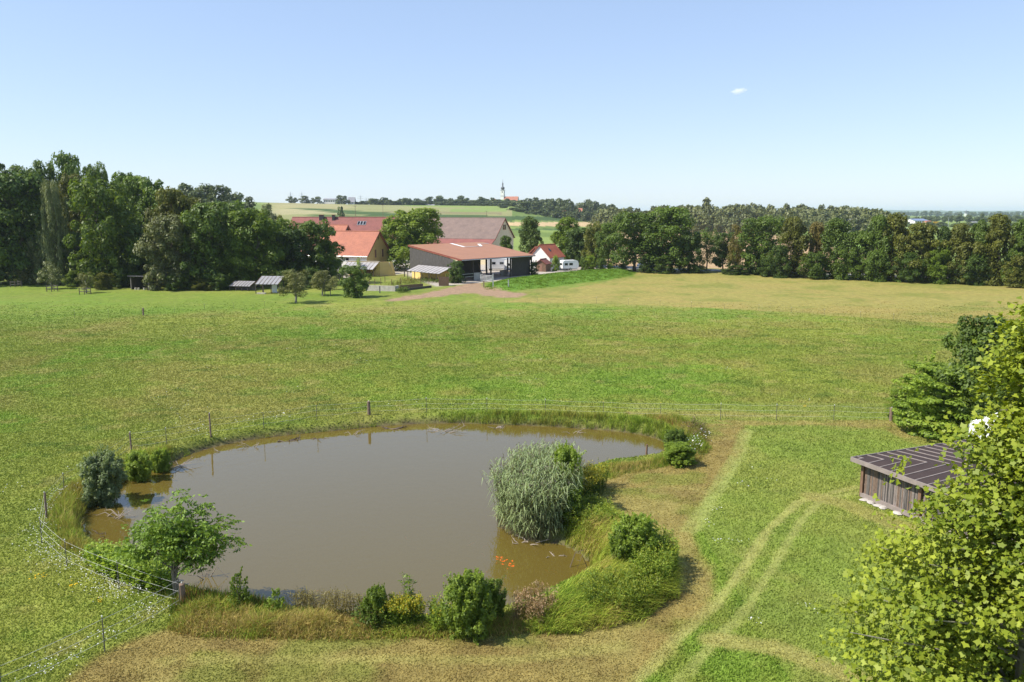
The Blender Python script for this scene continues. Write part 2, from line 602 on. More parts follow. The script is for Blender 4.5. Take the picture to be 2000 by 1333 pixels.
def land(x, y):
    """heights, colours, grass lengths and zone of the land at points"""
    z, sd_ = height(x, y)
    D = np.hypot(x, y)
    n1 = fbm(x / 22, y / 22, 11)
    n2 = fbm(x / 5.5, y / 5.5, 23)
    n3 = fbm(x / 1.4, y / 1.4, 37)
    n4 = fbm(x / 9.0, y / 9.0, 53)
    c = np.empty(x.shape + (3,))
    c[:] = (0.165, 0.195, 0.040)
    c = mixc(c, (0.23, 0.245, 0.055), 0.7 * sstep(0.42, 0.68, n1 * 0.6 + n2 * 0.4))
    c = mixc(c, (0.205, 0.165, 0.066), 0.42 * sstep(0.48, 0.68, n2 * 0.45 + n4 * 0.55))
    c = mixc(c, (0.11, 0.215, 0.024), 0.5 * sstep(0.50, 0.68, fbm(x / 11, y / 11, 71) * 0.75 + n3 * 0.25))
    c = mixc(c, (0.06, 0.115, 0.018), 0.45 * sstep(0.62, 0.74, fbm(x / 2.6, y / 1.8, 91)))
    c = mixc(c, (0.29, 0.25, 0.10), 0.4 * sstep(0.60, 0.74, fbm(x / 2.6, y / 2.6, 131)))
    ln = np.full(x.shape, 0.062)
    zone = np.zeros(x.shape, int)
    w = (n3 - 0.5) * 1.0 + (n2 - 0.5) * 0.8     # uneven edges

    def put(poly, col, soft, zi, length=None, amount=1.0, edge=1.0):
        nonlocal c, ln
        lo, hi = poly.min(0) - 8, poly.max(0) + 8
        m = (x > lo[0]) & (x < hi[0]) & (y > lo[1]) & (y < hi[1])
        if not m.any():
            return
        d = sdist(poly, x[m], y[m]) + w[m] * edge
        k = (1 - sstep(-soft, soft, d)) * amount
        c[m] = mixc(c[m], col, k)
        if length is not None:
            ln[m] = ln[m] * (1 - k) + length * k
        if zi:
            q = zone[m]
            q[d < 0] = zi
            zone[m] = q

    put(LUSH, (0.125, 0.20, 0.030), 4, 0, amount=0.5, edge=4)
    put(HAY, (0.285, 0.265, 0.105), 0.6, 2, 0.05, edge=0.7)
    hm = zone == 2
    if hm.any():
        c[hm] = mixc(c[hm], (0.19, 0.215, 0.065), 0.8 * sstep(0.45, 0.62, n2[hm] * 0.6 + n4[hm] * 0.4))
        c[hm] = mixc(c[hm], (0.31, 0.265, 0.115), 0.8 * sstep(0.5, 0.66, fbm(x[hm] / 7, y[hm] / 4, 211)))
    put(YARD, (0.42, 0.37, 0.31), 0.8, 4, 0.0)
    put(BANK, (0.11, 0.20, 0.028), 0.8, 0, 0.2)
    put(DIRT, (0.30, 0.20, 0.125), 0.8, 3, 0.0, edge=2)
    put(DRYSPOT, (0.31, 0.22, 0.10), 0.5, 0, 0.12, amount=0.85)
    put(STRIP, (0.26, 0.225, 0.085), 0.4, 1, 0.035, amount=0.9, edge=0.6)
    put(PATH, (0.245, 0.195, 0.075), 0.35, 1, 0.03, edge=0.5)
    pm = zone == 1
    if pm.any():
        c[pm] = mixc(c[pm], (0.27, 0.235, 0.09), 0.8 * sstep(0.42, 0.62, n2[pm]))
        c[pm] = mixc(c[pm], (0.16, 0.19, 0.04), 0.65 * sstep(0.5, 0.65, fbm(x[pm] / 3.1, y[pm] / 2.2, 61)))
        c[pm] = mixc(c[pm], (0.17, 0.125, 0.05), 0.5 * sstep(0.55, 0.7, n3[pm]))
    lm = (y < 62) & (x > 9) & (zone == 0)
    if lm.any():                                  # the mown lawn by the shed
        c[lm] = mixc(c[lm], (0.185, 0.215, 0.055), np.full(lm.sum(), 0.55))
        ln[lm] = 0.05
    for pts, wd, col in TRACKS:
        m = (y < 70) & (np.abs(x) < 45)
        if m.any():
            d = linedist(pts, x[m], y[m]) + w[m] * 0.14
            k = 1 - sstep(wd * 0.6, wd * 1.15, d)
            c[m] = mixc(c[m], col, k * 0.72 * sstep(0.2, 0.45, n2[m] * 0.5 + n3[m] * 0.5))
            ln[m] = ln[m] * (1 - k) + 0.03 * k
    far = D > 190
    if far.any():
        xf, yf = x[far], y[far]
        uf, vf = project(xf, yf, z[far])
        cf = c[far]
        base = mixc(np.tile(np.array((0.20, 0.255, 0.075)), (len(xf), 1)), (0.13, 0.18, 0.05), sstep(0.45, 0.6, fbm(xf / 140, yf / 60, 5)))
        cf = mixc(cf, base, sstep(230, 300, D[far]))
        zf = zone[far]
        for p, col in FAR:
            k = inside(p, uf, vf + (fbm(xf / 60, yf / 60, 7) - 0.5) * 1.0)
            cf[k] = np.asarray(col) * (0.85 + 0.3 * fbm(xf[k] / 40, yf[k] / 25, 9))[:, None]
            zf[k & (zf == 0)] = 5
        dr = linedist(ROAD, xf, yf)
        k = dr < 3.2
        cf[k] = (0.33, 0.32, 0.31)
        zf[k] = 6
        c[far] = cf
        zone[far] = zf
    tint = np.ones((len(x), 3))
    tint[zone == 0] = (1.05, 1.06, 0.88)
    tint[zone == 1] = (0.98, 0.96, 0.78)
    tint[zone == 2] = (0.95, 0.90, 0.62)
    c = c * tint
    # pond bed and raw earth at the water's edge
    k = (sd_ < 0.5) & (sd_ > -1)
    c[k] = mixc(c[k], (0.10, 0.075, 0.045), 1 - sstep(0.15, 0.5, sd_[k]))
    k = sd_ <= 0
    c[k] = (0.12, 0.10, 0.036)
    zone[sd_ < 0.1] = 7
    ln[sd_ < 0.25] = 0
    return z, c, ln, zone, sd_


def axis(a, b, step, lo, hi, g):
    v = list(np.arange(a, b + 1e-6, step))
    s = step
    while v[-1] < hi:
        s *= 1 + g
        v.append(v[-1] + s)
    s = step
    while v[0] > lo:
        s *= 1 + g
        v.insert(0, v[0] - s)
    return np.array(v)


gx = axis(-40, 40, 0.36, -9000, 9000, 0.045)
gy = axis(20, 105, 0.36, -60, 13000, 0.028)
X, Y = np.meshgrid(gx, gy)
shape = X.shape
z_, c_, ln_, zo_, sd_ = land(X.ravel(), Y.ravel())
V = np.stack([X.ravel(), Y.ravel(), z_], 1)
ids = np.arange(len(V)).reshape(shape)
F = np.stack([ids[:-1, :-1], ids[:-1, 1:], ids[1:, 1:], ids[1:, :-1]], -1).reshape(-1, 4)
fz = zo_[F[:, 0]]
ZONES = {0: ('meadow', 'green meadow with brown and yellow patches'), 1: ('mown_path', 'mown brownish path round the pond'),
         2: ('hay_field', 'pale mown hay field before the tree row'), 3: ('dirt_track', 'bare brown earth before the open barn'),
         4: ('farmyard', 'pale gravel farmyard'), 5: ('far_fields', 'strips of far fields'), 6: ('road', 'pale country road behind the tree row'),
         7: ('pond_bed', 'muddy bed and edge of the pond')}
for zi, (nm, lb) in ZONES.items():
    f = F[fz == zi]
    if not len(f):
        continue
    used, inv = np.unique(f, return_inverse=True)
    me = np_mesh(nm, V[used], inv.reshape(f.shape), col=c_[used], smooth=True, mat=M_ground)
    tag(link(nm, me), lb, kind='structure')

# water
m, n, l, b = new_mat('pond_water')
n.remove(b)
fr = n.new('ShaderNodeFresnel')
fr.inputs[0].default_value = 1.75
gl = n.new('ShaderNodeBsdfGlossy')
gl.inputs['Roughness'].default_value = 0.03
gl.inputs['Color'].default_value = (1, 1, 1, 1)
df = n.new('ShaderNodeBsdfDiffuse')
df.inputs['Color'].default_value = (0.205, 0.150, 0.032, 1)
tp = n.new('ShaderNodeBsdfTransparent')
tp.inputs[0].default_value = (0.85, 0.80, 0.52, 1)
m1 = n.new('ShaderNodeMixShader')
m1.inputs[0].default_value = 0.42
m2 = n.new('ShaderNodeMixShader')
l.new(df.outputs[0], m1.inputs[1])
l.new(tp.outputs[0], m1.inputs[2])
l.new(m1.outputs[0], m2.inputs[1])
l.new(gl.outputs[0], m2.inputs[2])
l.new(fr.outputs[0], m2.inputs[0])
l.new(m2.outputs[0], n['Material Output'].inputs[0])
ge = n.new('ShaderNodeNewGeometry')
no = n.new('ShaderNodeTexNoise')
no.inputs['Scale'].default_value = 2.2
no.inputs['Detail'].default_value = 3
l.new(ge.outputs['Position'], no.inputs['Vector'])
bp = n.new('ShaderNodeBump')
bp.inputs['Strength'].default_value = 0.09
bp.inputs['Distance'].default_value = 0.05
l.new(no.outputs['Fac'], bp.inputs['Height'])
for s in (fr, gl, df):
    l.new(bp.outputs[0], s.inputs['Normal'])
M_water = m
cen = POND.mean(0)
outer = POND + (POND - cen) / np.linalg.norm(POND - cen, axis=1)[:, None] * 0.35
wm = MB().poly([(p[0], p[1], WATER) for p in outer[::(1 if sum(outer[i - 1][0] * outer[i][1] - outer[i][0] * outer[i - 1][1] for i in range(len(outer))) > 0 else -1)]])
tag(part('pond_water', wm, M_water, None), 'still muddy brown water of the round pond', kind='structure')

# ------------------------------------------------------------------ grass
def blades(P, h, w, yaw, lean, bend, col, name, mat, tipc=1.25):
    """curved blades as strips of three triangles"""
    n = len(P)
    dx, dy = np.cos(yaw), np.sin(yaw)
    lx, ly = np.cos(lean), np.sin(lean)
    V = np.zeros((n, 5, 3))
    side = np.stack([dx, dy, 0 * dx], 1) * (w / 2)[:, None]
    off = np.stack([lx, ly, 0 * lx], 1)
    V[:, 0] = P - side
    V[:, 1] = P + side
    mid = P + off * (bend * h * 0.3)[:, None]
    mid[:, 2] += h * 0.6
    V[:, 2] = mid - side * 0.8
    V[:, 3] = mid + side * 0.8
    tip = P + off * (bend * h)[:, None]
    tip[:, 2] += h * np.sqrt(np.clip(1 - (bend * 0.75) ** 2, 0.1, 1))
    V[:, 4] = tip
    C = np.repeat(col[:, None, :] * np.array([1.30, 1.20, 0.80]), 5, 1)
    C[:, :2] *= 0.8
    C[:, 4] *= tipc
    b = np.arange(n)[:, None, None] * 5
    F = b + np.array([[0, 1, 3], [0, 3, 2], [2, 3, 4]])[None]
    return np_mesh(name, V.reshape(-1, 3), F.reshape(-1, 3), col=C.reshape(-1, 3), mat=mat)


# short grass of the meadow, lawn and path, out to about 75 m
N = 760000
yy = 21.0 + 119 * rng.random(N * 2) ** 1.9
xx = (rng.random(N * 2) * 2 - 1) * (yy * 0.70 + 1)
keep = rng.random(N * 2) < np.clip(yy / 46, 0.35, 1.0) * (1 - sstep(85, 140, yy))
xx, yy = xx[keep][:N], yy[keep][:N]
zz, cc, ll, zn, sdd = land(xx, yy)
k = ll > 0.0
xx, yy, zz, cc, ll = xx[k], yy[k], zz[k], cc[k], ll[k]
n = len(xx)
h = ll * (0.6 + 0.9 * rng.random(n)) * (0.7 + 0.9 * fbm(xx / 0.8, yy / 0.8, 15))
yaw = rng.random(n) * 6.283
tone = (0.88 + 0.34 * rng.random(n))[:, None]
cc = cc * tone * (1.28 - 0.2 * sstep(70, 130, yy))[:, None]
dx, dy = np.cos(yaw), np.sin(yaw)
w = 0.010 + 0.0009 * yy
lean = rng.normal(0, 0.55, (n, 2)) * h[:, None]
Vb = np.zeros((n, 3, 3))
Vb[:, 0] = np.stack([xx - dx * w, yy - dy * w, zz - 0.005], 1)
Vb[:, 1] = np.stack([xx + dx * w, yy + dy * w, zz - 0.005], 1)
Vb[:, 2] = np.stack([xx + lean[:, 0], yy + lean[:, 1], zz + h], 1)
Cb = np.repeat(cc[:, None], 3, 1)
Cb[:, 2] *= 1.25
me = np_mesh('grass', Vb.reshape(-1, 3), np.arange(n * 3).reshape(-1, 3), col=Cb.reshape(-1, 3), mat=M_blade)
tag(link('grass', me), 'short green and straw-coloured grass covering the meadow', 'grass', kind='stuff')


def scatter(poly, n):
    poly = np.asarray(poly)
    lo, hi = poly.min(0), poly.max(0)
    out = np.zeros((0, 2))
    while len(out) < n:
        p = lo + (hi - lo) * rng.random((n * 3, 2))
        out = np.vstack([out, p[inside(poly, p[:, 0], p[:, 1])]])
    return out[:n]


def tall(name, label, poly, n, h0, h1, cols, wt, bend=0.45, wind=None, width=0.02, tuft=0.35, minsd=0.05, cat='grass'):
    """a stand of uncut grass; cols with weights wt make up its colours patchwise"""
    p = scatter(poly, n)
    # gather into tussocks
    ce = scatter(poly, max(8, n // 60))
    j = rng.integers(0, len(ce), n)
    g = rng.random(n) < 0.6
    p[g] = ce[j[g]] + rng.normal(0, tuft * 0.4, (g.sum(), 2))
    z, _, _, _, sd = land(p[:, 0], p[:, 1])
    k = sd > minsd
    p, z, j = p[k], z[k], j[k]
    m = len(p)
    hv = (h0 + (h1 - h0) * fbm(p[:, 0] / 1.5, p[:, 1] / 1.5, 19)) * (0.55 + 0.6 * rng.random(m))
    hv = hv * (0.38 + 0.62 * sstep(-0.15, 0.8, -sdist(poly, p[:, 0], p[:, 1])))
    f = fbm(p[:, 0] / 1.8, p[:, 1] / 1.8, 29) * 0.7 + rng.random(m) * 0.3
    f = np.argsort(np.argsort(f)) / m
    ed = np.cumsum(wt) / np.sum(wt)
    col = np.asarray(cols)[np.searchsorted(ed, f).clip(0, len(cols) - 1)] * (0.65 + 0.7 * rng.random(m))[:, None]
    yaw = rng.random(m) * 6.283
    ln_ = rng.random(m) * 6.283 if wind is None else wind + rng.normal(0, 0.6, m)
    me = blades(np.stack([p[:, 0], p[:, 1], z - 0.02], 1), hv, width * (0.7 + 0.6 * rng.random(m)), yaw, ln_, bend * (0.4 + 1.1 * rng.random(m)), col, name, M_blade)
    return tag(link(name, me), label, cat, kind='stuff')


GREEN, LIME, OLIVE, STRAW, RUST, DKG, GOLD = (0.15, 0.235, 0.038), (0.30, 0.38, 0.075), (0.24, 0.25, 0.065), (0.37, 0.31, 0.15), (0.24, 0.14, 0.065), (0.06, 0.10, 0.022), (0.30, 0.275, 0.09)
FRONT = Gs([(330, 1232), (350, 1190), (420, 1180), (560, 1195), (700, 1208), (860, 1215), (960, 1208), (1060, 1180), (1100, 1160), (1100, 1225), (1010, 1240),
            (850, 1248), (650, 1250), (480, 1247), (380, 1245)])
tall('dry_grass', 'tall straw and rust coloured grass along the near bank', FRONT, 30000, 0.25, 0.95, [STRAW, OLIVE, RUST, GOLD, GREEN, LIME], [3, 3, 1.0, 2.2, 2.2, 1.8], 0.65)
FRINGE = Gs([(330, 1205), (345, 1165), (420, 1165), (560, 1185), (560, 1210), (420, 1195)])
tall('sedge', 'dark green sedge at the water edge behind the thick wooden post', FRINGE, 5000, 0.5, 1.1, [DKG, GREEN, RUST], [3, 2, 1], 0.25)
RIGHT = Gs([(1010, 1232), (1050, 1185), (1100, 1150), (1160, 1105), (1130, 1070), (1095, 1050), (1130, 1000), (1180, 1000), (1270, 1050), (1325, 1115),
            (1320, 1160), (1270, 1205), (1180, 1232), (1080, 1243)])
tall('long_grass', 'long pale green grass bent over on the bank right of the water', RIGHT, 28000, 0.6, 1.3, [GREEN, LIME, OLIVE, LIME, STRAW], [3, 3, 2, 2, 0.7], 0.75, wind=-0.4)
FARB = Gs([(840, 822), (860, 808), (1000, 806), (1100, 808), (1230, 815), (1300, 828), (1345, 850), (1300, 862), (1270, 850), (1200, 838), (1100, 832), (980, 826), (880, 822)])
tall('bank_grass', 'tufted green grass on the far bank', FARB, 15000, 0.35, 0.8, [GREEN, LIME, DKG, OLIVE], [3, 2, 2, 2], 0.45)
FARL = Gs([(330, 905), (360, 872), (420, 858), (520, 838), (640, 826), (740, 817), (850, 812), (850, 824), (740, 830), (640, 842), (520, 853), (420, 872), (370, 890)])
tall('bank_grass', 'low green grass fringe along the upper left bank', FARL, 15000, 0.25, 0.6, [GREEN, LIME, DKG, OLIVE], [3, 3, 1, 1.5], 0.4)
LEFT = Gs([(95, 985), (130, 950), (185, 935), (260, 890), (335, 872), (350, 905), (290, 925), (235, 950), (195, 975), (172, 1000), (160, 1040), (185, 1070), (250, 1095),
           (330, 1135), (320, 1160), (230, 1120), (130, 1075), (95, 1030)])
tall('bank_grass', 'yellowish uncut grass on the left bank by the fence', LEFT, 20000, 0.4, 0.95, [GOLD, OLIVE, GREEN, LIME, STRAW], [2.4, 2, 2, 2, 0.8], 0.45)
SPIT = Gs([(1180, 925), (1190, 908), (1260, 902), (1300, 888), (1370, 880), (1370, 900), (1300, 912), (1230, 925), (1190, 938)])
tall('bank_grass', 'thin straw-tipped grass by the stake in the water', SPIT, 5000, 0.3, 0.7, [STRAW, OLIVE, GREEN], [2, 2, 1], 0.35)
EAST = Gs([(1300, 865), (1310, 835), (1250, 812), (1320, 815), (1370, 835), (1388, 880), (1350, 900), (1310, 890)])
tall('bank_grass', 'weedy grass at the right end of the pond', EAST, 9000, 0.4, 0.9, [GREEN, OLIVE, STRAW, RUST], [3, 3, 1, 0.6], 0.4)
YARDB = smooth_poly(BANK, 1)
tall('bank_grass', 'bright green grass slope below the farmyard', YARDB, 26000, 0.12, 0.3, [(0.09, 0.17, 0.02), (0.13, 0.21, 0.03), GREEN], [3, 2, 1], 0.4, width=0.07, tuft=0.8)


def flowers(name, label, spots, colr, size, h0, h1, cat='flowers'):
    P = np.vstack([np.stack([rng.normal(x, s, nn), rng.normal(y, s * 1.0, nn)], 1) for x, y, s, nn in spots])
    z, _, ln0, _, sd = land(P[:, 0], P[:, 1])
    k = (sd > 0.15)
    P, z = P[k], z[k]
    m = len(P)
    hh = h0 + (h1 - h0) * rng.random(m)
    a = rng.random(m) * 6.28
    s = size * (0.6 + 0.8 * rng.random(m))
    V = np.zeros((m, 5, 3))
    tilt = rng.normal(0, 0.35, (m, 2))
    for q in range(5):
        ca, sa = np.cos(a + q * 1.2566), np.sin(a + q * 1.2566)
        V[:, q] = np.stack([P[:, 0] + ca * s, P[:, 1] + sa * s, z + hh + (ca * tilt[:, 0] + sa * tilt[:, 1]) * s], 1)
    C = np.repeat((np.asarray(colr)[None] * (0.8 + 0.3 * rng.random((m, 1))))[:, None], 5, 1)
    me = np_mesh(name, V.reshape(-1, 3), np.arange(m * 5).reshape(-1, 5), col=C.reshape(-1, 3), mat=M_blade)
    return tag(link(name, me), label, cat, kind='stuff')


def spots(px, s, n):
    return [(*G(u, v)[:2], s, n) for u, v in px]


WHITE = (0.82, 0.82, 0.78)
flowers('daisies', 'white daisies along the wire fence at the left end of the pond',
        spots([(75, 1040), (80, 1070), (88, 1000), (95, 1085), (115, 1100), (135, 965), (120, 975)], 0.42, 70) + spots([(150, 1110), (200, 1135), (220, 1150), (240, 1160), (255, 1165)], 0.45, 110)
        + spots([(290, 1195), (310, 1205), (280, 1215), (215, 1250), (150, 1285), (110, 1310), (60, 1333)], 0.35, 26), WHITE, 0.019, 0.12, 0.45)
flowers('daisies', 'white flower heads on the weeds at the right end of the pond', spots([(1352, 885), (1365, 878), (1375, 868), (1350, 898)], 0.35, 20), WHITE, 0.035, 0.5, 0.95)
flowers('daisies', 'loose white flowers dotted over the lawn between pond and shed',
        spots([(1475, 918), (1450, 950), (1400, 998), (1385, 1025), (1440, 1060), (1405, 1060), (1580, 1190), (1478, 1220), (1500, 940)], 0.22, 9), WHITE, 0.025, 0.08, 0.2)
sp = [(rng.uniform(-40, 40), rng.uniform(60, 105), rng.uniform(0.4, 1.4), 14) for _ in range(34)] + [(rng.uniform(-30, -14), rng.uniform(33, 60), 0.8, 10) for _ in range(14)]
flowers('clover', 'scattered white clover heads in the open meadow', sp, (0.7, 0.72, 0.62), 0.026, 0.06, 0.12)
flowers('daisies', 'white umbels in the grass of the upper left bank', spots([(380, 855), (395, 850), (480, 835), (540, 828), (555, 826)], 0.4, 14), WHITE, 0.03, 0.4, 0.7)
flowers('ragwort', 'few yellow flowers in the meadow at lower left', spots([(78, 1145), (145, 1160), (195, 1190)], 0.12, 10), (0.75, 0.5, 0.02), 0.035, 0.3, 0.5)
# ------------------------------------------------------------------ plants
def unit(a):
    return a / np.maximum(np.linalg.norm(a, axis=1), 1e-9)[:, None]


RHOMB = (np.array([(0, -0.5), (0.32, -0.05), (0, 0.5), (-0.32, 0.05)]), np.array([(0, 1, 2, 3)]))
_lobes = []
for i in range(10):
    a = math.pi / 2 + i * math.pi / 5
    r = (0.54, 0.33)[i % 2]
    if i in (5,):
        r = 0.16
    if i in (4, 6):
        r = 0.36
    _lobes.append((r * math.cos(a), r * math.sin(a)))
PLANE_LEAF = (np.array(_lobes), np.array([tuple(range(10))]))


def leaves(name, P, Nn, size, tone, shape=RHOMB, aspect=1.0, T=None, mat=None, fold=0.12):
    n = len(P)
    if T is None:
        T = rng.normal(size=(n, 3))
    T = unit(T - Nn * (T * Nn).sum(1)[:, None])
    B = np.cross(Nn, T)
    tv, tf = shape
    k = len(tv)
    s = np.broadcast_to(size, (n,))
    V = (P[:, None, :] + B[:, None, :] * (tv[None, :, 0, None] * (s * aspect)[:, None, None])
         + T[:, None, :] * (tv[None, :, 1, None] * s[:, None, None])
         + Nn[:, None, :] * (fold * (np.abs(tv[None, :, 0, None]) - 0.1) * s[:, None, None]))
    F = np.arange(n)[:, None, None] * k + tf[None]
    return np_mesh(name, V.reshape(-1, 3), F.reshape(-1, tf.shape[1]), tone=np.repeat(tone, k), mat=mat)


def crown_points(seed, prof, nc, nl, cr, base, droop=0.0, flat=0.8, inner=0.35, lobes=11, shoots=0):
    g = np.random.default_rng(seed)
    # main lobes of the crown, clumps on the lobes, leaves on the clumps
    tl = base + (1 - base) * (np.arange(lobes) + g.random(lobes)) / lobes
    al = g.random() * 6.283 + np.arange(lobes) * 2.4 + g.normal(0, 0.3, lobes)
    pr = prof(tl)
    lr = np.clip(pr * g.uniform(0.42, 0.72, lobes), 0.11, 0.30)
    rl = np.maximum(pr - lr, 0) * np.sqrt(g.uniform(inner, 1.1, lobes))
    LC = np.stack([np.cos(al) * rl, np.sin(al) * rl, np.clip(tl, base + 0.02, 1 - lr * 0.8)], 1)
    li = g.integers(0, lobes, nc)
    dl = unit(g.normal(size=(nc, 3)) + 0.3 * unit(LC[li] * np.array([1, 1, 0])) + np.array([0, 0, 0.25]))
    C = LC[li] + dl * (lr[li] * g.uniform(0.55, 1.0, nc))[:, None]
    C[:, 2] = np.clip(C[:, 2], base * 0.8 + 0.01, 1 - cr * 0.5)
    rad = cr * g.uniform(0.55, 1.25, nc)
    ct = g.random(nc)
    cl = np.repeat(np.arange(nc), nl)
    d = unit(g.normal(size=(nc * nl, 3)) + 0.5 * dl[cl] + np.array([0, 0, 0.3]))
    q = g.uniform(0.5, 1.1, nc * nl) ** 0.7
    P = C[cl] + d * (rad[cl] * q)[:, None] * np.array([1, 1, flat])
    if droop:
        P[:, 2] -= droop * g.random(nc * nl) ** 2 * (0.4 + np.hypot(P[:, 0], P[:, 1]))
    # leaves inside the crown close its heart
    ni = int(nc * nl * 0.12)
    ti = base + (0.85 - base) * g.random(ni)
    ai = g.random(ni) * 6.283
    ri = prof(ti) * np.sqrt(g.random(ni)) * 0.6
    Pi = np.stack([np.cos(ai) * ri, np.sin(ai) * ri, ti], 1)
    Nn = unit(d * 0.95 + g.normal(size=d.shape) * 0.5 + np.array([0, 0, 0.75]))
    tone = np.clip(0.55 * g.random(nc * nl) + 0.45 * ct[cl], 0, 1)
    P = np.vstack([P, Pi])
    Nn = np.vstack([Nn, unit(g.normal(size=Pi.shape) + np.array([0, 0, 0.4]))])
    tone = np.concatenate([tone, 0.5 * g.random(ni)])  # inner leaves toned darker: the crown's inner shade put into their colour
    if shoots:
        k = g.integers(0, nc, shoots)
        sd = unit(dl[k] * 0.7 + g.normal(size=(shoots, 3)) * 0.35 + np.array([0, 0, 0.9]))
        sl = g.uniform(0.06, 0.19, shoots)
        m = 16
        f = np.tile(np.linspace(0.1, 1, m), shoots)
        kk = np.repeat(np.arange(shoots), m)
        Ps = C[k][kk] + sd[kk] * (rad[k][kk] * 0.8 + sl[kk] * f)[:, None] + g.normal(0, 0.010, (shoots * m, 3))
        P = np.vstack([P, Ps])
        Nn = np.vstack([Nn, unit(g.normal(size=Ps.shape) * 0.8 + np.array([0, 0, 0.6]))])
        tone = np.concatenate([tone, 0.4 + 0.6 * g.random(len(Ps))])
    P[:, 2] = np.maximum(P[:, 2], 0.004)
    return P, Nn, tone, C, rad


def limbs(C, t0, r0, g, lean=0.03):
    """trunk with limbs to some of the clumps, unit tree"""
    mb = MB()
    top = 0.82
    sp = [(g.uniform(-lean, lean) * k, g.uniform(-lean, lean) * k, top * k / 4) for k in range(5)]
    mb.tube(sp, [r0 * 1.25, r0, r0 * 0.75, r0 * 0.45, r0 * 0.2], 7)
    for c in C[g.permutation(len(C))[:9]]:
        h0 = max(t0 * 0.8, min(c[2] * 0.72, 0.7))
        k = min(int(h0 / top * 4), 3)
        f = h0 / top * 4 - k
        b = Vector(sp[k]).lerp(Vector(sp[k + 1]), f)
        m_ = b.lerp(Vector(c), 0.5) + Vector((0, 0, -0.02))
        mb.tube([b, m_, Vector(c)], [r0 * 0.4, r0 * 0.25, r0 * 0.08], 5)
    return mb.mesh('trunk')


def ell(c=0.5, p=0.5, w=0.5):
    return lambda t: w * np.clip(1 - ((t - c) / np.where(t > c, 1.02 - c, c + 0.05)) ** 2, 0, 1) ** p


PROTO = {}


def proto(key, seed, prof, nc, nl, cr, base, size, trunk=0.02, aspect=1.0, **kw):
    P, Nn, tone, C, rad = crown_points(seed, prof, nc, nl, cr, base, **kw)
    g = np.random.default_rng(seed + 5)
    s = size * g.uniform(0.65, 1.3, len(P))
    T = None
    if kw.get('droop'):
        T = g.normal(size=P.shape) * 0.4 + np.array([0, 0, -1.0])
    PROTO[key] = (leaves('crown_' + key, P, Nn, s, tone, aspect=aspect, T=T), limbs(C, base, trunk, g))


for i in range(3):
    proto('broad%d' % i, 100 + i, ell(0.42, 0.40), 110, 125, 0.095, 0.05, 0.037, lobes=15)
for i in range(2):
    proto('oak%d' % i, 120 + i, ell(0.52, 0.4), 105, 125, 0.095, 0.20, 0.037, lobes=13)
for i in range(2):
    proto('tall%d' % i, 140 + i, lambda t: 0.5 * np.clip((t + 0.22) / 0.42, 0, 1) * np.clip(1.03 - t, 0, 1) ** 0.48 * 1.22, 115, 125, 0.09, 0.02, 0.037, lobes=17)
proto('open0', 160, ell(0.6, 0.45), 34, 150, 0.12, 0.30, 0.034, trunk=0.025, inner=0.15)
proto('open1', 161, ell(0.6, 0.45), 30, 120, 0.13, 0.25, 0.040, trunk=0.022, inner=0.1)
proto('willow', 170, ell(0.6, 0.45), 55, 260, 0.10, 0.12, 0.045, droop=0.30, aspect=0.5)
proto('conifer', 180, lambda t: 0.5 * (1.03 - t), 70, 130, 0.07, 0.05, 0.045, flat=0.5, aspect=0.6)
for i in range(3):
    proto('bush%d' % i, 190 + i, ell(0.30, 0.40), 80, 130, 0.11, 0.01, 0.042, trunk=0.012, lobes=14, shoots=40)
proto('leafy0', 200, ell(0.35, 0.36), 170, 120, 0.085, 0.01, 0.042, trunk=0.010, flat=1.1, lobes=22, shoots=150)
proto('leafy1', 201, ell(0.30, 0.36), 170, 120, 0.085, 0.01, 0.042, trunk=0.010, flat=1.2, lobes=20, shoots=150)
proto('layered', 203, ell(0.30, 0.40), 160, 115, 0.10, 0.01, 0.036, trunk=0.010, flat=0.35, lobes=22, shoots=60)
proto('sprig', 202, ell(0.45, 0.6), 22, 40, 0.10, 0.06, 0.075, trunk=0.015, inner=0.1, shoots=14)
for i in range(3):
    proto('far%d' % i, 210 + i, ell(0.42, 0.42), 16, 60, 0.20, 0.03, 0.12)
for i in range(3):
    proto('wood%d' % i, 230 + i, ell(0.42, 0.42), 13, 28, 0.22, 0.03, 0.19, lobes=7)
proto('farslim', 220, ell(0.40, 0.6), 14, 50, 0.20, 0.03, 0.12)

M_bark = surf('bark', (0.13, 0.105, 0.08), 0.95, 0.4, 6)
M_barklight = surf('pale_bark', (0.24, 0.22, 0.19), 0.95, 0.35, 6)
L_dark = leaf('leaf_dark', (0.037, 0.068, 0.013), (0.124, 0.190, 0.029))
L_mid = leaf('leaf_mid', (0.055, 0.098, 0.014), (0.182, 0.263, 0.035))
L_bright = leaf('leaf_bright', (0.072, 0.125, 0.012), (0.209, 0.287, 0.030), trans=0.45)
L_olive = leaf('leaf_olive', (0.071, 0.086, 0.012), (0.213, 0.221, 0.031))
L_yellow = leaf('leaf_yellow', (0.080, 0.096, 0.014), (0.245, 0.255, 0.040))
L_rust = leaf('leaf_rust', (0.110, 0.098, 0.020), (0.250, 0.195, 0.048))
L_silver = leaf('leaf_silver', (0.097, 0.125, 0.045), (0.322, 0.345, 0.135), trans=0.2)
L_grey = leaf('leaf_grey', (0.064, 0.082, 0.026), (0.217, 0.228, 0.074), trans=0.25)
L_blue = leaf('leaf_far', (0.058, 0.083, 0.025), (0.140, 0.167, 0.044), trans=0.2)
L_lush = leaf('leaf_lush', (0.115, 0.190, 0.022), (0.340, 0.440, 0.058), trans=0.48)
L_fruit = leaf('leaf_fruit', (0.098, 0.110, 0.031), (0.287, 0.289, 0.081), trans=0.25)
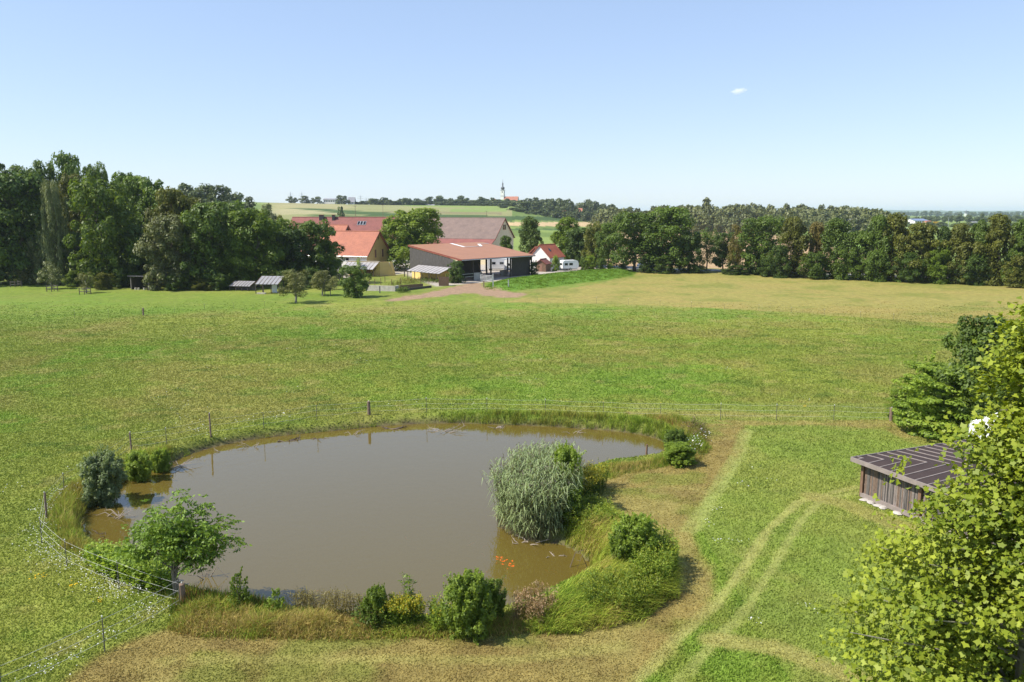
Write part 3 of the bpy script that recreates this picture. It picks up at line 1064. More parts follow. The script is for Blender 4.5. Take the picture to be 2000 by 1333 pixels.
L_bud = leaf('leaf_bud', (0.190, 0.240, 0.020), (0.400, 0.430, 0.050))
L_lime = leaf('leaf_lime', (0.150, 0.240, 0.028), (0.400, 0.500, 0.075), trans=0.5)
L_gold = leaf('leaf_golden', (0.300, 0.270, 0.020), (0.620, 0.540, 0.045))
L_willow = leaf('leaf_willow', (0.125, 0.175, 0.065), (0.330, 0.410, 0.180), trans=0.42)


def tree(u, vb, vt, wpx, key, mat, label, D=None, name=None, bark=None, group=None, cat='tree', deep=1.0):
    """a tree whose foot, top and spread are given as seen from the tower; D when its foot is hidden"""
    if D is None:
        p = G(u, vb)
    else:
        p = AT(u, vb, D)
    z0 = hz(p.x, p.y)
    top = AT(u, vt, p.y).z
    H = top - z0
    W = wpx / FPX * (p.y * CP) * (1.0 if cat == 'bush' else 1.16 if group == ROW_ else 1.22)
    name = name or ('bush' if cat in ('bush', 'shrub') else 'tree')
    o = thing(name, label, cat, (p.x, p.y, z0 - 0.03), random.random() * 6.28, group)
    cm, tm = PROTO[key]
    shared('trunk' if cat == 'tree' else 'stem', tm, bark or M_bark, o, scale=(W, W * deep, H))
    shared('crown' if cat == 'tree' else 'foliage', cm, mat, o, scale=(W, W * deep, H))
    return o


ROW_ = 'trees of the long row along the road'
# --- wood on the left
WOOD = 'trees at the edge of the wood on the left'
for a in [
    (40, 556, 336, 150, 'broad0', L_dark, 'large dark leafy tree at the left end of the wood', None),
    (-25, 556, 350, 120, 'oak0', L_mid, 'leafy tree half cut off at the left edge of the picture', None),
    (22, 545, 318, 60, 'conifer', L_dark, 'spiky conifer whose tip rises behind the leftmost tree', 190),
    (72, 545, 332, 80, 'broad1', L_mid, 'tree with brownish top behind the leftmost big tree', 188),
    (117, 548, 356, 52, 'willow', L_silver, 'silvery hanging willow column among the dark wood', 166),
    (75, 553, 465, 45, 'tall1', L_silver, 'short pale grey-green tree left of the silvery willow', 168),
    (150, 540, 304, 66, 'oak1', L_mid, 'tallest round tree rising above the left wood', 200),
    (195, 540, 322, 62, 'broad2', L_mid, 'second tall tree just right of the tallest one', 198),
    (110, 540, 322, 60, 'broad1', L_mid, 'leafy tree just left of the tallest tree of the wood', 200),
    (155, 545, 345, 75, 'oak0', L_olive, 'olive-brown tree below the tallest tree', 182),
    (212, 560, 352, 120, 'broad2', L_bright, 'fresh green drooping tree in the middle of the wood', None),
    (160, 560, 455, 70, 'broad2', L_dark, 'dark low tree right of the willow', 168),
    (250, 545, 340, 90, 'broad0', L_mid, 'leafy tree behind the fresh green drooping one', 178),
    (300, 548, 352, 90, 'broad1', L_mid, 'tree with scalloped crown left of the small shelter', 176),
    (345, 550, 372, 90, 'oak1', L_olive, 'olive tree above and behind the small shelter', 168),
    (290, 556, 440, 100, 'broad2', L_dark, 'dark tree directly behind the small wooden shelter', 166),
    (330, 566, 425, 100, 'broad1', L_grey, 'grey-green tree right of the small wooden shelter', 157),
    (385, 548, 388, 90, 'broad0', L_olive, 'yellowish green round tree in the middle of the wood', 170),
    (410, 566, 400, 115, 'broad1', L_mid, 'wide dense tree left of the grey lean-to roofs', 160),
    (450, 548, 396, 80, 'broad2', L_mid, 'tree at the back right of the wood', 175),
    (505, 562, 410, 110, 'broad0', L_bright, 'bright green tree behind the garden pavilion', 163),
    (545, 552, 430, 80, 'oak0', L_bright, 'light green tree left of the red-roofed house', 172),
    (470, 566, 470, 70, 'broad1', L_bright, 'low fresh green tree behind the cold frame', 160),
    (615, 553, 432, 95, 'broad2', L_mid, 'dense tree hiding the left part of the yellow house', 171),
    (572, 558, 448, 80, 'broad0', L_dark, 'dark tree between the pavilion and the yellow house', 168),
    (637, 552, 470, 60, 'oak1', L_mid, 'tree overhanging the front roof edge of the yellow house', 172),
    (553, 540, 424, 26, 'tall0', L_yellow, 'small yellow tree top beside the long red roof', 190),
]:
    tree(*a[:7], D=a[7], group=WOOD)
for u, v, vt, w, k, mt, lb in [
    (150, 560, 528, 50, 'bush0', L_bright, 'light green bush at the foot of the willow'), (205, 566, 534, 44, 'bush1', L_olive, 'olive bush left of the small shelter'),
    (300, 566, 530, 40, 'bush2', L_grey, 'grey-green bush touching the right of the shelter'), (345, 568, 536, 50, 'bush0', L_mid, 'low bush below the grey-green tree'),
    (400, 567, 545, 50, 'bush1', L_olive, 'low bush at the wood edge left of the cold frame'), (20, 555, 520, 60, 'bush2', L_dark, 'dark bush under the leftmost tree'),
    (240, 562, 525, 50, 'bush2', L_dark, 'dark bush just left of the shelter, in shade'), (430, 567, 535, 46, 'bush2', L_dark, 'dark bush behind the cold frame'),
    (655, 545, 505, 40, 'bush0', L_mid, 'bush against the white side of the yellow house'), (560, 566, 528, 50, 'bush1', L_dark, 'dark bush behind the pavilion'),
    (610, 562, 525, 50, 'bush2', L_dark, 'dark bush under the tree beside the yellow house')]:
    tree(u, v, vt, w, k, mt, lb, cat='bush')

# wooded rise behind, told apart as single crowns
for u, vt, w, D, k, lb in [(365, 356, 50, 430, 0, 'round tree on the wooded rise behind the left wood, leftmost'), (400, 359, 46, 440, 1, 'dark round tree on top of the wooded rise'),
                           (430, 366, 40, 425, 2, 'round tree right of the top of the wooded rise'), (447, 363, 26, 450, 0, 'small separate tree standing up from the wooded rise'),
                           (470, 376, 30, 430, 1, 'tree at the right end of the wooded rise'), (488, 387, 26, 440, 2, 'last low tree of the wooded rise'),
                           (345, 368, 44, 420, 1, 'tree on the wooded rise half hidden by the left wood'), (385, 376, 50, 405, 2, 'lower tree on the front of the wooded rise'),
                           (418, 384, 46, 400, 0, 'lower tree in the middle of the wooded rise'), (455, 392, 44, 405, 1, 'lower tree right on the wooded rise'),
                           (525, 396, 26, 400, 0, 'pale yellow-green tree at the foot of the far field')]:
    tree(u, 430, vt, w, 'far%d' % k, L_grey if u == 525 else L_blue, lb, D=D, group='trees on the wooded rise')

# --- around the farm
for a in [
    (815, 548, 411, 125, 'broad1', L_lush, 'big light green walnut tree between the two farm houses', 208, 1.0),
    (765, 545, 430, 55, 'oak0', L_lush, 'light green tree at the end of the long red roof', 216, 1.0),
    (1035, 515, 426, 52, 'tall1', L_mid, 'slim dark green tree right of the brown-roofed barn', 222, 1.0),
    (988, 510, 462, 30, 'tall0', L_mid, 'small tree before the gable of the brown-roofed barn', 226, 1.0),
    (1105, 520, 427, 66, 'tall0', L_bright, 'light green tree behind the white camper', 232, 1.0),
    (1132, 524, 446, 60, 'broad0', L_dark, 'dark tree behind the clipped hedge', 226, 1.0),
    (1160, 522, 436, 44, 'broad2', L_yellow, 'yellowish tree at the start of the tree row', 222, 1.0),
    (1188, 522, 437, 50, 'oak1', L_mid, 'dark crowned tree next to the yellowish one', 218, 1.0),
    (892, 556, 510, 34, 'broad2', L_dark, 'young dark tree at the front corner of the open barn', 172, 1.0),
]:
    tree(*a[:7], D=a[7])
for u, v, vt, w, k, mt, lb in [
    (1085, 530, 501, 20, 'bush0', L_lush, 'rounded light bush between red hut and white camper'),
    (1140, 527, 504, 18, 'bush1', L_mid, 'dark clipped bush right of the white camper'), (1153, 527, 500, 30, 'bush2', L_lush, 'large clipped round bush in the hedge'),
    (1176, 528, 506, 26, 'bush0', L_dark, 'dark bush near the right end of the hedge'), (1191, 528, 515, 14, 'bush1', L_lush, 'small light bush ending the hedge'),
    (1043, 538, 512, 22, 'bush2', L_dark, 'dark shrub at the right corner of the open barn'), (1200, 524, 508, 16, 'sprig', L_dark, 'small dark sapling by the road')]:
    tree(u, v, vt, w, k, mt, lb, cat='bush')

# --- orchard trees
ORCH = 'young fruit trees'
for u, v, vt, w, k, mt, lb in [
    (578, 592, 528, 62, 'open0', L_fruit, 'fruit tree with leaning white trunk and thin olive crown'),
    (630, 578, 530, 50, 'open1', L_fruit, 'fruit tree in the middle of the three by the garden'),
    (692, 581, 519, 56, 'broad2', L_mid, 'dense dark fruit tree nearest to the concrete wall'),
    (652, 566, 540, 28, 'open1', L_fruit, 'small fruit tree just behind the middle one'),
    (42, 558, 526, 30, 'open0', L_fruit, 'small fruit tree in a wooden guard, leftmost of three'),
    (102, 565, 512, 48, 'open1', L_silver, 'grey-leaved fruit tree in a wooden guard, middle of three'),
    (168, 573, 533, 30, 'open0', L_fruit, 'small fruit tree in a wooden guard, rightmost of three')]:
    tree(u, v, vt, w, k, mt, lb, name='fruit_tree', bark=M_barklight, group=ORCH)

# --- tree row on the right
ROW = 'trees of the long row along the road'
for a in [
    (1240, 530, 417, 105, 'oak0', L_mid, 'round-crowned tree with a bare trunk showing, near the parked car', None),
    (1310, 531, 407, 112, 'oak1', L_mid, 'tallest broad tree in the left half of the row', None),
    (1278, 531, 470, 57, 'broad0', L_dark, 'lower dark tree left of the tallest broad one', None),
    (1345, 533, 455, 57, 'broad1', L_dark, 'narrow dark tree right of the tallest broad one', None),
    (1380, 528, 448, 41, 'open0', L_mid, 'thin tree with light gaps and bare stem', None),
    (1412, 531, 456, 57, 'oak0', L_dark, 'small round dark tree on a bare stem', None),
    (1437, 528, 440, 34, 'open1', L_rust, 'thin orange-brown tree behind the round dark one', 196),
    (1482, 536, 424, 101, 'broad2', L_mid, 'broad dense tree right of the orange-brown one', None),
    (1548, 541, 427, 75, 'tall0', L_olive, 'pointed olive tree in the middle of the row', None),
    (1592, 541, 437, 50, 'tall1', L_rust, 'rusty brown dying tree in the middle of the row', 190),
    (1630, 544, 430, 75, 'tall1', L_mid, 'pointed green tree right of the rusty one', None),
    (1680, 546, 452, 64, 'broad0', L_mid, 'lower tree between the pointed and the twin-topped one', None),
    (1712, 548, 424, 71, 'tall0', L_mid, 'twin-topped tall tree, left half', None),
    (1745, 549, 420, 73, 'tall1', L_olive, 'twin-topped tall tree, right half', None),
    (1793, 551, 438, 80, 'tall0', L_yellow, 'yellow-tinged pointed tree right of the twin-topped one', None),
    (1836, 552, 446, 55, 'tall1', L_dark, 'dark narrow tree between two yellow-tinged ones', None),
    (1870, 554, 440, 75, 'tall0', L_yellow, 'second yellow-tinged tree of the row', None),
    (1905, 555, 434, 57, 'tall1', L_mid, 'green tree before the tall olive spire', None),
    (1938, 557, 422, 82, 'tall0', L_olive, 'tall olive spire near the right edge', None),
    (1985, 559, 433, 75, 'tall1', L_mid, 'tree at the right edge of the picture', None),
    (2030, 562, 440, 80, 'broad1', L_mid, 'tree just past the right edge, partly in view', None),
]:
    tree(*a[:7], D=a[7], group=ROW)
for i, (u, v, vt, w, k, mt, lb) in enumerate([
    (1215, 531, 516, 27, 'bush0', L_dark, 'low dark bush left of the bare trunk'), (1262, 533, 515, 30, 'bush1', L_dark, 'low dark bush before the parked car'),
    (1300, 534, 500, 57, 'bush2', L_dark, 'dark bush under the tallest broad tree'), (1365, 534, 520, 44, 'bush0', L_dark, 'low dark bush under the thin tree'),
    (1440, 537, 518, 62, 'bush1', L_dark, 'wide low dark bush under the round dark tree'), (1500, 541, 505, 50, 'bush2', L_dark, 'dark bush under the broad dense tree'),
    (1520, 543, 480, 52, 'bush0', L_dark, 'tall dark bush left of the pointed olive tree'), (1590, 545, 495, 60, 'bush1', L_mid, 'bush under the rusty tree'),
    (1655, 547, 490, 64, 'bush2', L_mid, 'bush right of the pointed green tree'), (1710, 550, 490, 60, 'bush0', L_mid, 'bush under the twin-topped tree'),
    (1770, 552, 495, 64, 'bush1', L_dark, 'dark bush left of the first yellow-tinged tree'), (1830, 554, 490, 56, 'bush2', L_bright, 'fresh green bush below the dark narrow tree'),
    (1900, 557, 500, 69, 'bush0', L_dark, 'dark bush below the tall olive spire'), (1990, 562, 500, 60, 'bush1', L_olive, 'light olive bush at the right edge of the row')]):
    tree(u, v, vt, w, k, mt, lb, cat='bush')

# --- far woods that read as one mass, and single far trees
def woodland(name, label, trees, mat):
    Vs, Fs, Ts, n0 = [], [], [], 0
    cache = {}
    for u, D, vt, w, k in trees:
        p = AT(u, 416, D)
        z0 = hz(p.x, p.y)
        H = AT(u, vt, D).z - z0
        if H < 3:
            H = 3
        W = w / FPX * D
        if k not in cache:
            me = PROTO[k][0]
            a = np.empty(len(me.vertices) * 3, np.float32)
            me.vertices.foreach_get('co', a)
            f = np.empty(len(me.loops), np.int32)
            me.loops.foreach_get('vertex_index', f)
            t = np.empty(len(me.vertices), np.float32)
            me.attributes['tone'].data.foreach_get('value', t)
            cache[k] = (a.reshape(-1, 3), f.reshape(-1, 4), t)
        a, f, t = cache[k]
        r = random.random() * 6.28
        c, s = math.cos(r), math.sin(r)
        q = np.stack([(a[:, 0] * c - a[:, 1] * s) * W + p.x, (a[:, 0] * s + a[:, 1] * c) * W + p.y, a[:, 2] * H + z0], 1)
        Vs.append(q)
        Fs.append(f + n0)
        Ts.append(np.clip(t * 0.7 + random.random() * 0.3, 0, 1))
        n0 += len(q)
    me = np_mesh(name, np.vstack(Vs), np.vstack(Fs), tone=np.concatenate(Ts), mat=mat)
    return tag(link(name, me), label, 'woodland', kind='stuff')


def belt(u0, u1, n, D0, D1, top, jit, w0, w1, keys):
    us = np.linspace(u0, u1, n) + rng.normal(0, (u1 - u0) / n * 0.5, n)
    return [(u, rng.uniform(D0, D1), top(u) + rng.normal(0, jit), rng.uniform(w0, w1), keys[rng.integers(len(keys))]) for u in us]


FK = ['far0', 'far1', 'far2', 'far0']
WK = ['wood0', 'wood1', 'wood2']
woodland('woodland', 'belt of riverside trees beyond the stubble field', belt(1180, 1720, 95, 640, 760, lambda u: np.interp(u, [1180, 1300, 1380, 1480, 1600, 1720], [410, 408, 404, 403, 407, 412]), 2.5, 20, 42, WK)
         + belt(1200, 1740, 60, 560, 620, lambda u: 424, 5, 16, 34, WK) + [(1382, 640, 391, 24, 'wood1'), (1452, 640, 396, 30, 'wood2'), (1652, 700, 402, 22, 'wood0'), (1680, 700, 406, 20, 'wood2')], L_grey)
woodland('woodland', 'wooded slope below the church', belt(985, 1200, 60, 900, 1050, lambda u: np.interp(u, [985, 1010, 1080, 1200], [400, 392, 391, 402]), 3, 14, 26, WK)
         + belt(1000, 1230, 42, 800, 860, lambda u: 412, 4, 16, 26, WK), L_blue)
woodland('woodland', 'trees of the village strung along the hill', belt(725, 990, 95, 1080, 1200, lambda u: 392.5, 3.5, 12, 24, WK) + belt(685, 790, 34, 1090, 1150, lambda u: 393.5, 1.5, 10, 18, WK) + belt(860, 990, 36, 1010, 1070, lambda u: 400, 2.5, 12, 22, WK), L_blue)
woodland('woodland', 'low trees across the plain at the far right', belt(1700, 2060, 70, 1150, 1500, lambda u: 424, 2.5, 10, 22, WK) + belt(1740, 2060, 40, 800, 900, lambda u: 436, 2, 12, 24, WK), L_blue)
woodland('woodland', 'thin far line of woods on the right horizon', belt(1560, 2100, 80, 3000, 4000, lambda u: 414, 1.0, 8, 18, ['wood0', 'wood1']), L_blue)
for u, vt, w, k, lb in [(569, 383, 14, 0, 'leftmost tree on the ridge, left of its small twin'), (576, 386, 9, 1, 'small twin right of the leftmost ridge tree'), (596, 384, 22, 2, 'wide tree under the second pylon'),
                        (612, 386, 8, 0, 'narrow tree on the ridge left of the white hall'), (624, 384, 15, 1, 'tree touching the left end of the white hall'), (664, 383, 16, 2, 'tree right of the white hall'),
                        (674, 382, 18, 0, 'big round tree beside the third pylon'), (862, 382, 20, 1, 'big dark tree standing above the village'), (900, 384, 22, 2, 'pale round tree above the long grey roof'),
                        (838, 385, 9, 3, 'dark pointed tree in the village'), (801, 387, 12, 0, 'round tree above the red-roofed hall'), (781, 388, 10, 1, 'small round tree left of the red-roofed hall')]:
    tree(u, 410, vt, w, FK[k], L_blue, lb, D=1080 if u < 700 else 1120, group='trees on the ridge')
tree(667, 411, 402, 12, 'far0', L_dark, 'lone dark round tree in the far field', D=620)

# --- shrubs round the pond
for u, v, vt, w, k, mt, lb, dp in [
    (203, 962, 890, 84, 'leafy0', L_willow, 'grey-green willow bush on the left bank', 1.0),
    (268, 918, 886, 62, 'leafy1', L_lime, 'bright leafy bush right of the willow bush', 0.8), (312, 902, 880, 46, 'leafy0', L_lime, 'low leafy bush on the upper left bank', 0.8),
    (912, 1240, 1126, 108, 'leafy0', L_lush, 'large round green shrub on the near bank', 0.9), (960, 1215, 1140, 60, 'leafy1', L_bright, 'green shrub close behind the large round one', 0.9),
    (735, 1222, 1152, 60, 'leafy1', L_bright, 'dark green shrub left of the yellow goldenrod', 0.9),
    (1103, 1000, 882, 66, 'leafy1', L_lush, 'light green shrub right behind the reeds', 1.0), (1112, 1022, 955, 56, 'leafy0', L_bright, 'green undergrowth at the right foot of the reeds', 1.0),
    (1240, 1108, 1012, 96, 'leafy0', L_lush, 'big rounded shrub on the right bank', 1.0), (1212, 1112, 1040, 50, 'leafy1', L_bright, 'smaller shrub against the big rounded one', 1.0),
    (1318, 888, 842, 46, 'leafy0', L_mid, 'small dark shrub at the right end of the pond', 1.0), (1328, 908, 868, 62, 'leafy1', L_lush, 'low green shrub below the small dark one', 1.0),
    (540, 1205, 1150, 44, 'sprig', L_lush, 'thin upright sprig left in the dry grass', 1.0), (468, 1195, 1122, 50, 'sprig', L_bright, 'thin weedy sprig near the thick wooden post', 1.0),
    (1820, 852, 712, 170, 'layered', L_lush, 'wide light green yew at the fence end', 0.8), (1900, 862, 620, 165, 'broad0', L_mid, 'tall dark shrub behind the yew', 0.8),
    (1760, 815, 758, 60, 'layered', L_lush, 'lower left branch mass of the yew hedge', 0.8), (1960, 880, 700, 110, 'broad1', L_mid, 'dark shrub half behind the plane tree', 0.8), (1800, 792, 736, 60, 'bush1', L_dark, 'dark needle bush behind the yew', 0.8),
]:
    tree(u, v, vt, w, k, mt, lb, cat='shrub', deep=dp)


def stems(name, label, poly, n, h0, h1, mat, topmat, leafl=0.14, nl=12, plume=10, cat='plant', lw=0.5, psize=0.06):
    """stand of upright leafy stems with flower plumes"""
    p = scatter(poly, n)
    z, _, _, _, sd = land(p[:, 0], p[:, 1])
    k = sd > 0.05
    p, z = p[k], z[k]
    m = len(p)
    h = (h0 + (h1 - h0) * rng.random(m)) * (0.8 + 0.4 * fbm(p[:, 0], p[:, 1], 77))
    lx = rng.normal(0, 0.12, (m, 2))
    c0 = p.mean(0)
    o = thing(name, label, cat, (c0[0], c0[1], z.min()))
    q = p - c0
    z = z - z.min()
    mb = MB()
    for i in range(m):
        mb.tube([(q[i, 0], q[i, 1], z[i] - 0.02), (q[i, 0] + lx[i, 0], q[i, 1] + lx[i, 1], z[i] + h[i])], [0.008, 0.004], 3, cap=False)
    tag(part('stems', mb, mat, o), kind='stuff')
    t = rng.uniform(0.15, 1.0, (m, nl))
    a = rng.random((m, nl)) * 6.283
    base = np.stack([q[:, None, 0] + lx[:, None, 0] * t, q[:, None, 1] + lx[:, None, 1] * t, z[:, None] + h[:, None] * t], -1)
    dirs = np.stack([np.cos(a), np.sin(a), rng.uniform(-0.2, 0.7, a.shape)], -1)
    P = (base + dirs * leafl * 0.5).reshape(-1, 3)
    T = unit(dirs.reshape(-1, 3))
    Nn = unit(np.cross(T, np.cross(np.array([0, 0, 1.0]), T)) + rng.normal(0, 0.25, T.shape))
    tag(part('foliage', leaves('foliage', P, Nn, leafl * rng.uniform(0.7, 1.3, len(P)), rng.random(len(P)), aspect=lw, T=T), mat, o), kind='stuff')
    if plume:
        t = rng.uniform(0.82, 1.05, (m, plume))
        a = rng.random((m, plume)) * 6.283
        r = (1.1 - t) * 0.35 + 0.02
        P = np.stack([q[:, None, 0] + lx[:, None, 0] * t + np.cos(a) * r, q[:, None, 1] + lx[:, None, 1] * t + np.sin(a) * r, z[:, None] + h[:, None] * t], -1).reshape(-1, 3)
        Nn = unit(rng.normal(size=P.shape) + np.array([0, 0, 0.6]))
        tag(part('flowers', leaves('flowers', P, Nn, psize * rng.uniform(0.7, 1.4, len(P)), rng.random(len(P)), aspect=1.0), topmat, o), kind='stuff')
    return o


stems('bramble', 'wide light green bramble inside the fence corner left of the walnut', Gs([(165, 1100), (215, 1098), (300, 1122), (340, 1145), (330, 1163), (255, 1152), (190, 1125)]), 430, 0.7, 1.05, L_lime, L_lush, leafl=0.17, nl=18, plume=4, lw=0.9)
stems('goldenrod', 'bright yellow goldenrod clump on the near bank', Gs([(742, 1225), (760, 1212), (810, 1212), (828, 1222), (815, 1232), (765, 1235)]), 230, 0.75, 1.1, L_lush, L_gold, plume=14)
stems('goldenrod', 'yellow flowering goldenrod right of the reeds', Gs([(1118, 985), (1140, 955), (1185, 945), (1178, 965), (1150, 990), (1125, 1005)]), 260, 1.0, 1.5, L_bright, L_gold, plume=12)
stems('goldenrod', 'pale budding goldenrod between the reeds and the mown path', Gs([(1110, 1035), (1135, 1000), (1190, 1003), (1200, 1040), (1150, 1055)]), 240, 0.7, 1.1, L_lush, L_bud, plume=8)
stems('goldenrod', 'broad bed of budding goldenrod on the right bank', Gs([(1130, 1190), (1150, 1160), (1230, 1150), (1290, 1160), (1285, 1185), (1220, 1210), (1150, 1212)]), 420, 0.8, 1.2, L_lush, L_bud, plume=8)
stems('leafy_herbs', 'dense dark upright herbs right of the big rounded shrub', Gs([(1240, 1140), (1260, 1110), (1305, 1090), (1325, 1125), (1300, 1165), (1255, 1165)]), 460, 1.1, 1.6, L_lush, L_bud, plume=4)
stems('leafy_herbs', 'light weedy herbs left of the large round shrub', Gs([(835, 1240), (845, 1205), (870, 1205), (868, 1243)]), 90, 0.6, 0.9, L_lush, L_gold, plume=2)
stems('leafy_herbs', 'weeds under the goldenrod clump of the near bank', Gs([(690, 1238), (700, 1205), (745, 1208), (745, 1240)]), 110, 0.5, 0.9, L_mid, L_rust, plume=3)
stems('sapling', 'thin rowan sapling standing behind the goldenrod clump', Gs([(790, 1213), (798, 1208), (804, 1213), (797, 1217)]), 7, 1.5, 1.8, L_bright, L_bright, leafl=0.2, nl=22, plume=4, cat='plant')
stems('loosestrife', 'pink-tipped weeds at the upper right end of the pond', Gs([(1330, 850), (1345, 832), (1375, 836), (1380, 860), (1350, 868)]), 130, 0.5, 0.9, L_olive, leaf('leaf_pink', (0.25, 0.10, 0.16), (0.42, 0.22, 0.30)), plume=2)
stems('dock', 'rust-brown dock stalks among the near bank grass', Gs([(1000, 1225), (1015, 1195), (1060, 1185), (1090, 1205), (1060, 1232)]), 160, 0.7, 1.15, leaf('leaf_straw', (0.20, 0.14, 0.06), (0.38, 0.29, 0.14)), leaf('leaf_strawtop', (0.26, 0.16, 0.08), (0.44, 0.30, 0.17)), leafl=0.18, nl=5, plume=8, lw=0.25)
stems('dock', 'row of reddish grass plumes along the near water edge', Gs([(560, 1200), (580, 1192), (700, 1206), (760, 1210), (700, 1216), (600, 1210)]), 260, 0.7, 1.05, leaf('leaf_straw2', (0.20, 0.16, 0.05), (0.34, 0.30, 0.10)), L_rust, leafl=0.2, nl=4, plume=6, lw=0.2, psize=0.04)

# --- reeds
RP = Gs([(972, 1030), (985, 1000), (1038, 974), (1092, 962), (1110, 990), (1106, 1036), (1088, 1057), (1040, 1062), (996, 1050)], WATER)
p = scatter(RP, 1250)
c0 = p.mean(0)
q = p - c0
o = thing('reed_clump', 'tall blue-green reeds standing out into the pond', 'reeds', (c0[0], c0[1], WATER - 0.1))
m = len(q)
edge = np.linalg.norm(q, axis=1) / np.linalg.norm(q, axis=1).max()
h = rng.uniform(2.7, 3.5, m) * (1.05 - 0.28 * edge ** 2)
lean = q / (np.linalg.norm(q, axis=1)[:, None] + 0.3) * (0.26 * edge)[:, None] + rng.normal(0, 0.10, (m, 2)) + np.array([0.05, 0.0])
mb = MB()
for i in range(m):
    mb.tube([(q[i, 0], q[i, 1], 0), (q[i, 0] + lean[i, 0] * h[i] * 0.3, q[i, 1] + lean[i, 1] * h[i] * 0.3, h[i] * 0.55), (q[i, 0] + lean[i, 0] * h[i], q[i, 1] + lean[i, 1] * h[i], h[i])], [0.012, 0.009, 0.004], 3, cap=False)
part('stalks', mb, surf('reed_stalk', (0.22, 0.20, 0.10), 0.8, 0.3, 2), o)
nl = 11
t = rng.uniform(0.14, 0.98, (m, nl)).ravel()
ii = np.repeat(np.arange(m), nl)
a = rng.normal(-0.3, 1.5, m * nl)
f = np.where(t < 0.55, t * 0.55, 0.3 + (t - 0.55) / 0.45 * 0.7)
B = np.stack([q[ii, 0] + lean[ii, 0] * h[ii] * f, q[ii, 1] + lean[ii, 1] * h[ii] * f, h[ii] * t], 1)
L = rng.uniform(0.40, 0.80, m * nl)
d = np.stack([np.cos(a), np.sin(a), 0 * a], 1)
sd2 = np.stack([-np.sin(a), np.cos(a), 0 * a], 1) * 0.022
up = np.array([0, 0, 1.0])
mid = B + d * (L * 0.42)[:, None] + up * (L * rng.uniform(0.15, 0.5, len(L)))[:, None]
tip = B + d * (L * 0.85)[:, None] + up * (L * rng.uniform(-0.45, 0.35, len(L)))[:, None]
Vr = np.stack([B - sd2 * 0.5, B + sd2 * 0.5, mid - sd2, mid + sd2, tip], 1)
Fr = np.arange(len(B))[:, None, None] * 5 + np.array([[0, 1, 3], [0, 3, 2], [2, 3, 4]])[None]
M_reed = leaf('leaf_reed', (0.150, 0.205, 0.075), (0.380, 0.450, 0.215), trans=0.25, rough=0.45)
part('foliage', np_mesh('foliage', Vr.reshape(-1, 3), Fr.reshape(-1, 3), tone=np.repeat(rng.random(len(B)), 5)), M_reed, o)
k = rng.random(m) < 0.3
pp = np.repeat(np.stack([q[k, 0] + lean[k, 0] * h[k], q[k, 1] + lean[k, 1] * h[k], h[k]], 1), 9, 0)
pp = pp + rng.normal(0, 1, pp.shape) * np.array([0.03, 0.03, 0.08])
part('plumes', leaves('plumes', pp, unit(rng.normal(size=pp.shape)), rng.uniform(0.06, 0.14, len(pp)), rng.random(len(pp)), aspect=0.5, T=rng.normal(0, 0.4, pp.shape) + up), leaf('leaf_plume', (0.16, 0.14, 0.11), (0.28, 0.25, 0.19)), o)

# --- young walnut in the front
def branchy(o, g, z0, base_h, tips, r0, mat, forks=None):
    mb = MB()
    for bx, by, tz, tx, ty in tips:
        b = Vector((bx, by, base_h * g.uniform(0.55, 0.95)))
        e = Vector((tx, ty, tz))
        m_ = b.lerp(e, 0.5) + Vector((g.uniform(-0.12, 0.12), g.uniform(-0.12, 0.12), 0.12))
        mb.tube([Vector((bx * 0.5, by * 0.5, 0)), b, m_, e], [r0, r0 * 0.7, r0 * 0.4, r0 * 0.12], 6)
    return part('trunk', mb, mat, o)


wb = G(345, 1165, 0.0)
o = thing('walnut_tree', 'young walnut with an airy crown leaning over the pond', 'tree', (wb.x, wb.y, hz(wb.x, wb.y) - 0.05))
g = np.random.default_rng(33)
# boughs: end points relative to the foot (x right, z up), read off the tree's silhouette
ends = [(-1.55, 0.2, 2.7), (-1.35, -0.3, 2.25), (-0.9, 0.6, 3.3), (-0.3, -0.4, 3.7), (0.35, 0.3, 4.1), (0.7, -0.4, 3.5), (1.1, 0.5, 3.6), (1.5, -0.2, 3.0), (1.95, 0.3, 3.15),
        (2.45, 0.0, 2.45), (1.35, -0.5, 2.4), (0.75, 0.6, 2.6), (0.2, -0.7, 2.7), (-0.5, 0.5, 2.4), (1.15, -0.5, 1.75), (1.5, 0.2, 1.7), (-0.7, -0.6, 2.9), (0.0, 0.8, 3.2), (0.5, -0.2, 3.0), (1.95, -0.4, 2.6),
        (-1.1, 0.1, 3.1), (0.4, -0.5, 2.1), (-0.3, -0.2, 2.0), (1.0, 0.2, 2.9), (-1.75, -0.1, 2.0)]
branchy(o, g, 0, 1.5, [(g.uniform(-0.1, 0.1), g.uniform(-0.1, 0.1), e[2], e[0], e[1]) for e in ends], 0.05, surf('walnut_bark', (0.22, 0.19, 0.15), 0.9, 0.3, 8))
Pl, Nl, Tl, tl = [], [], [], []
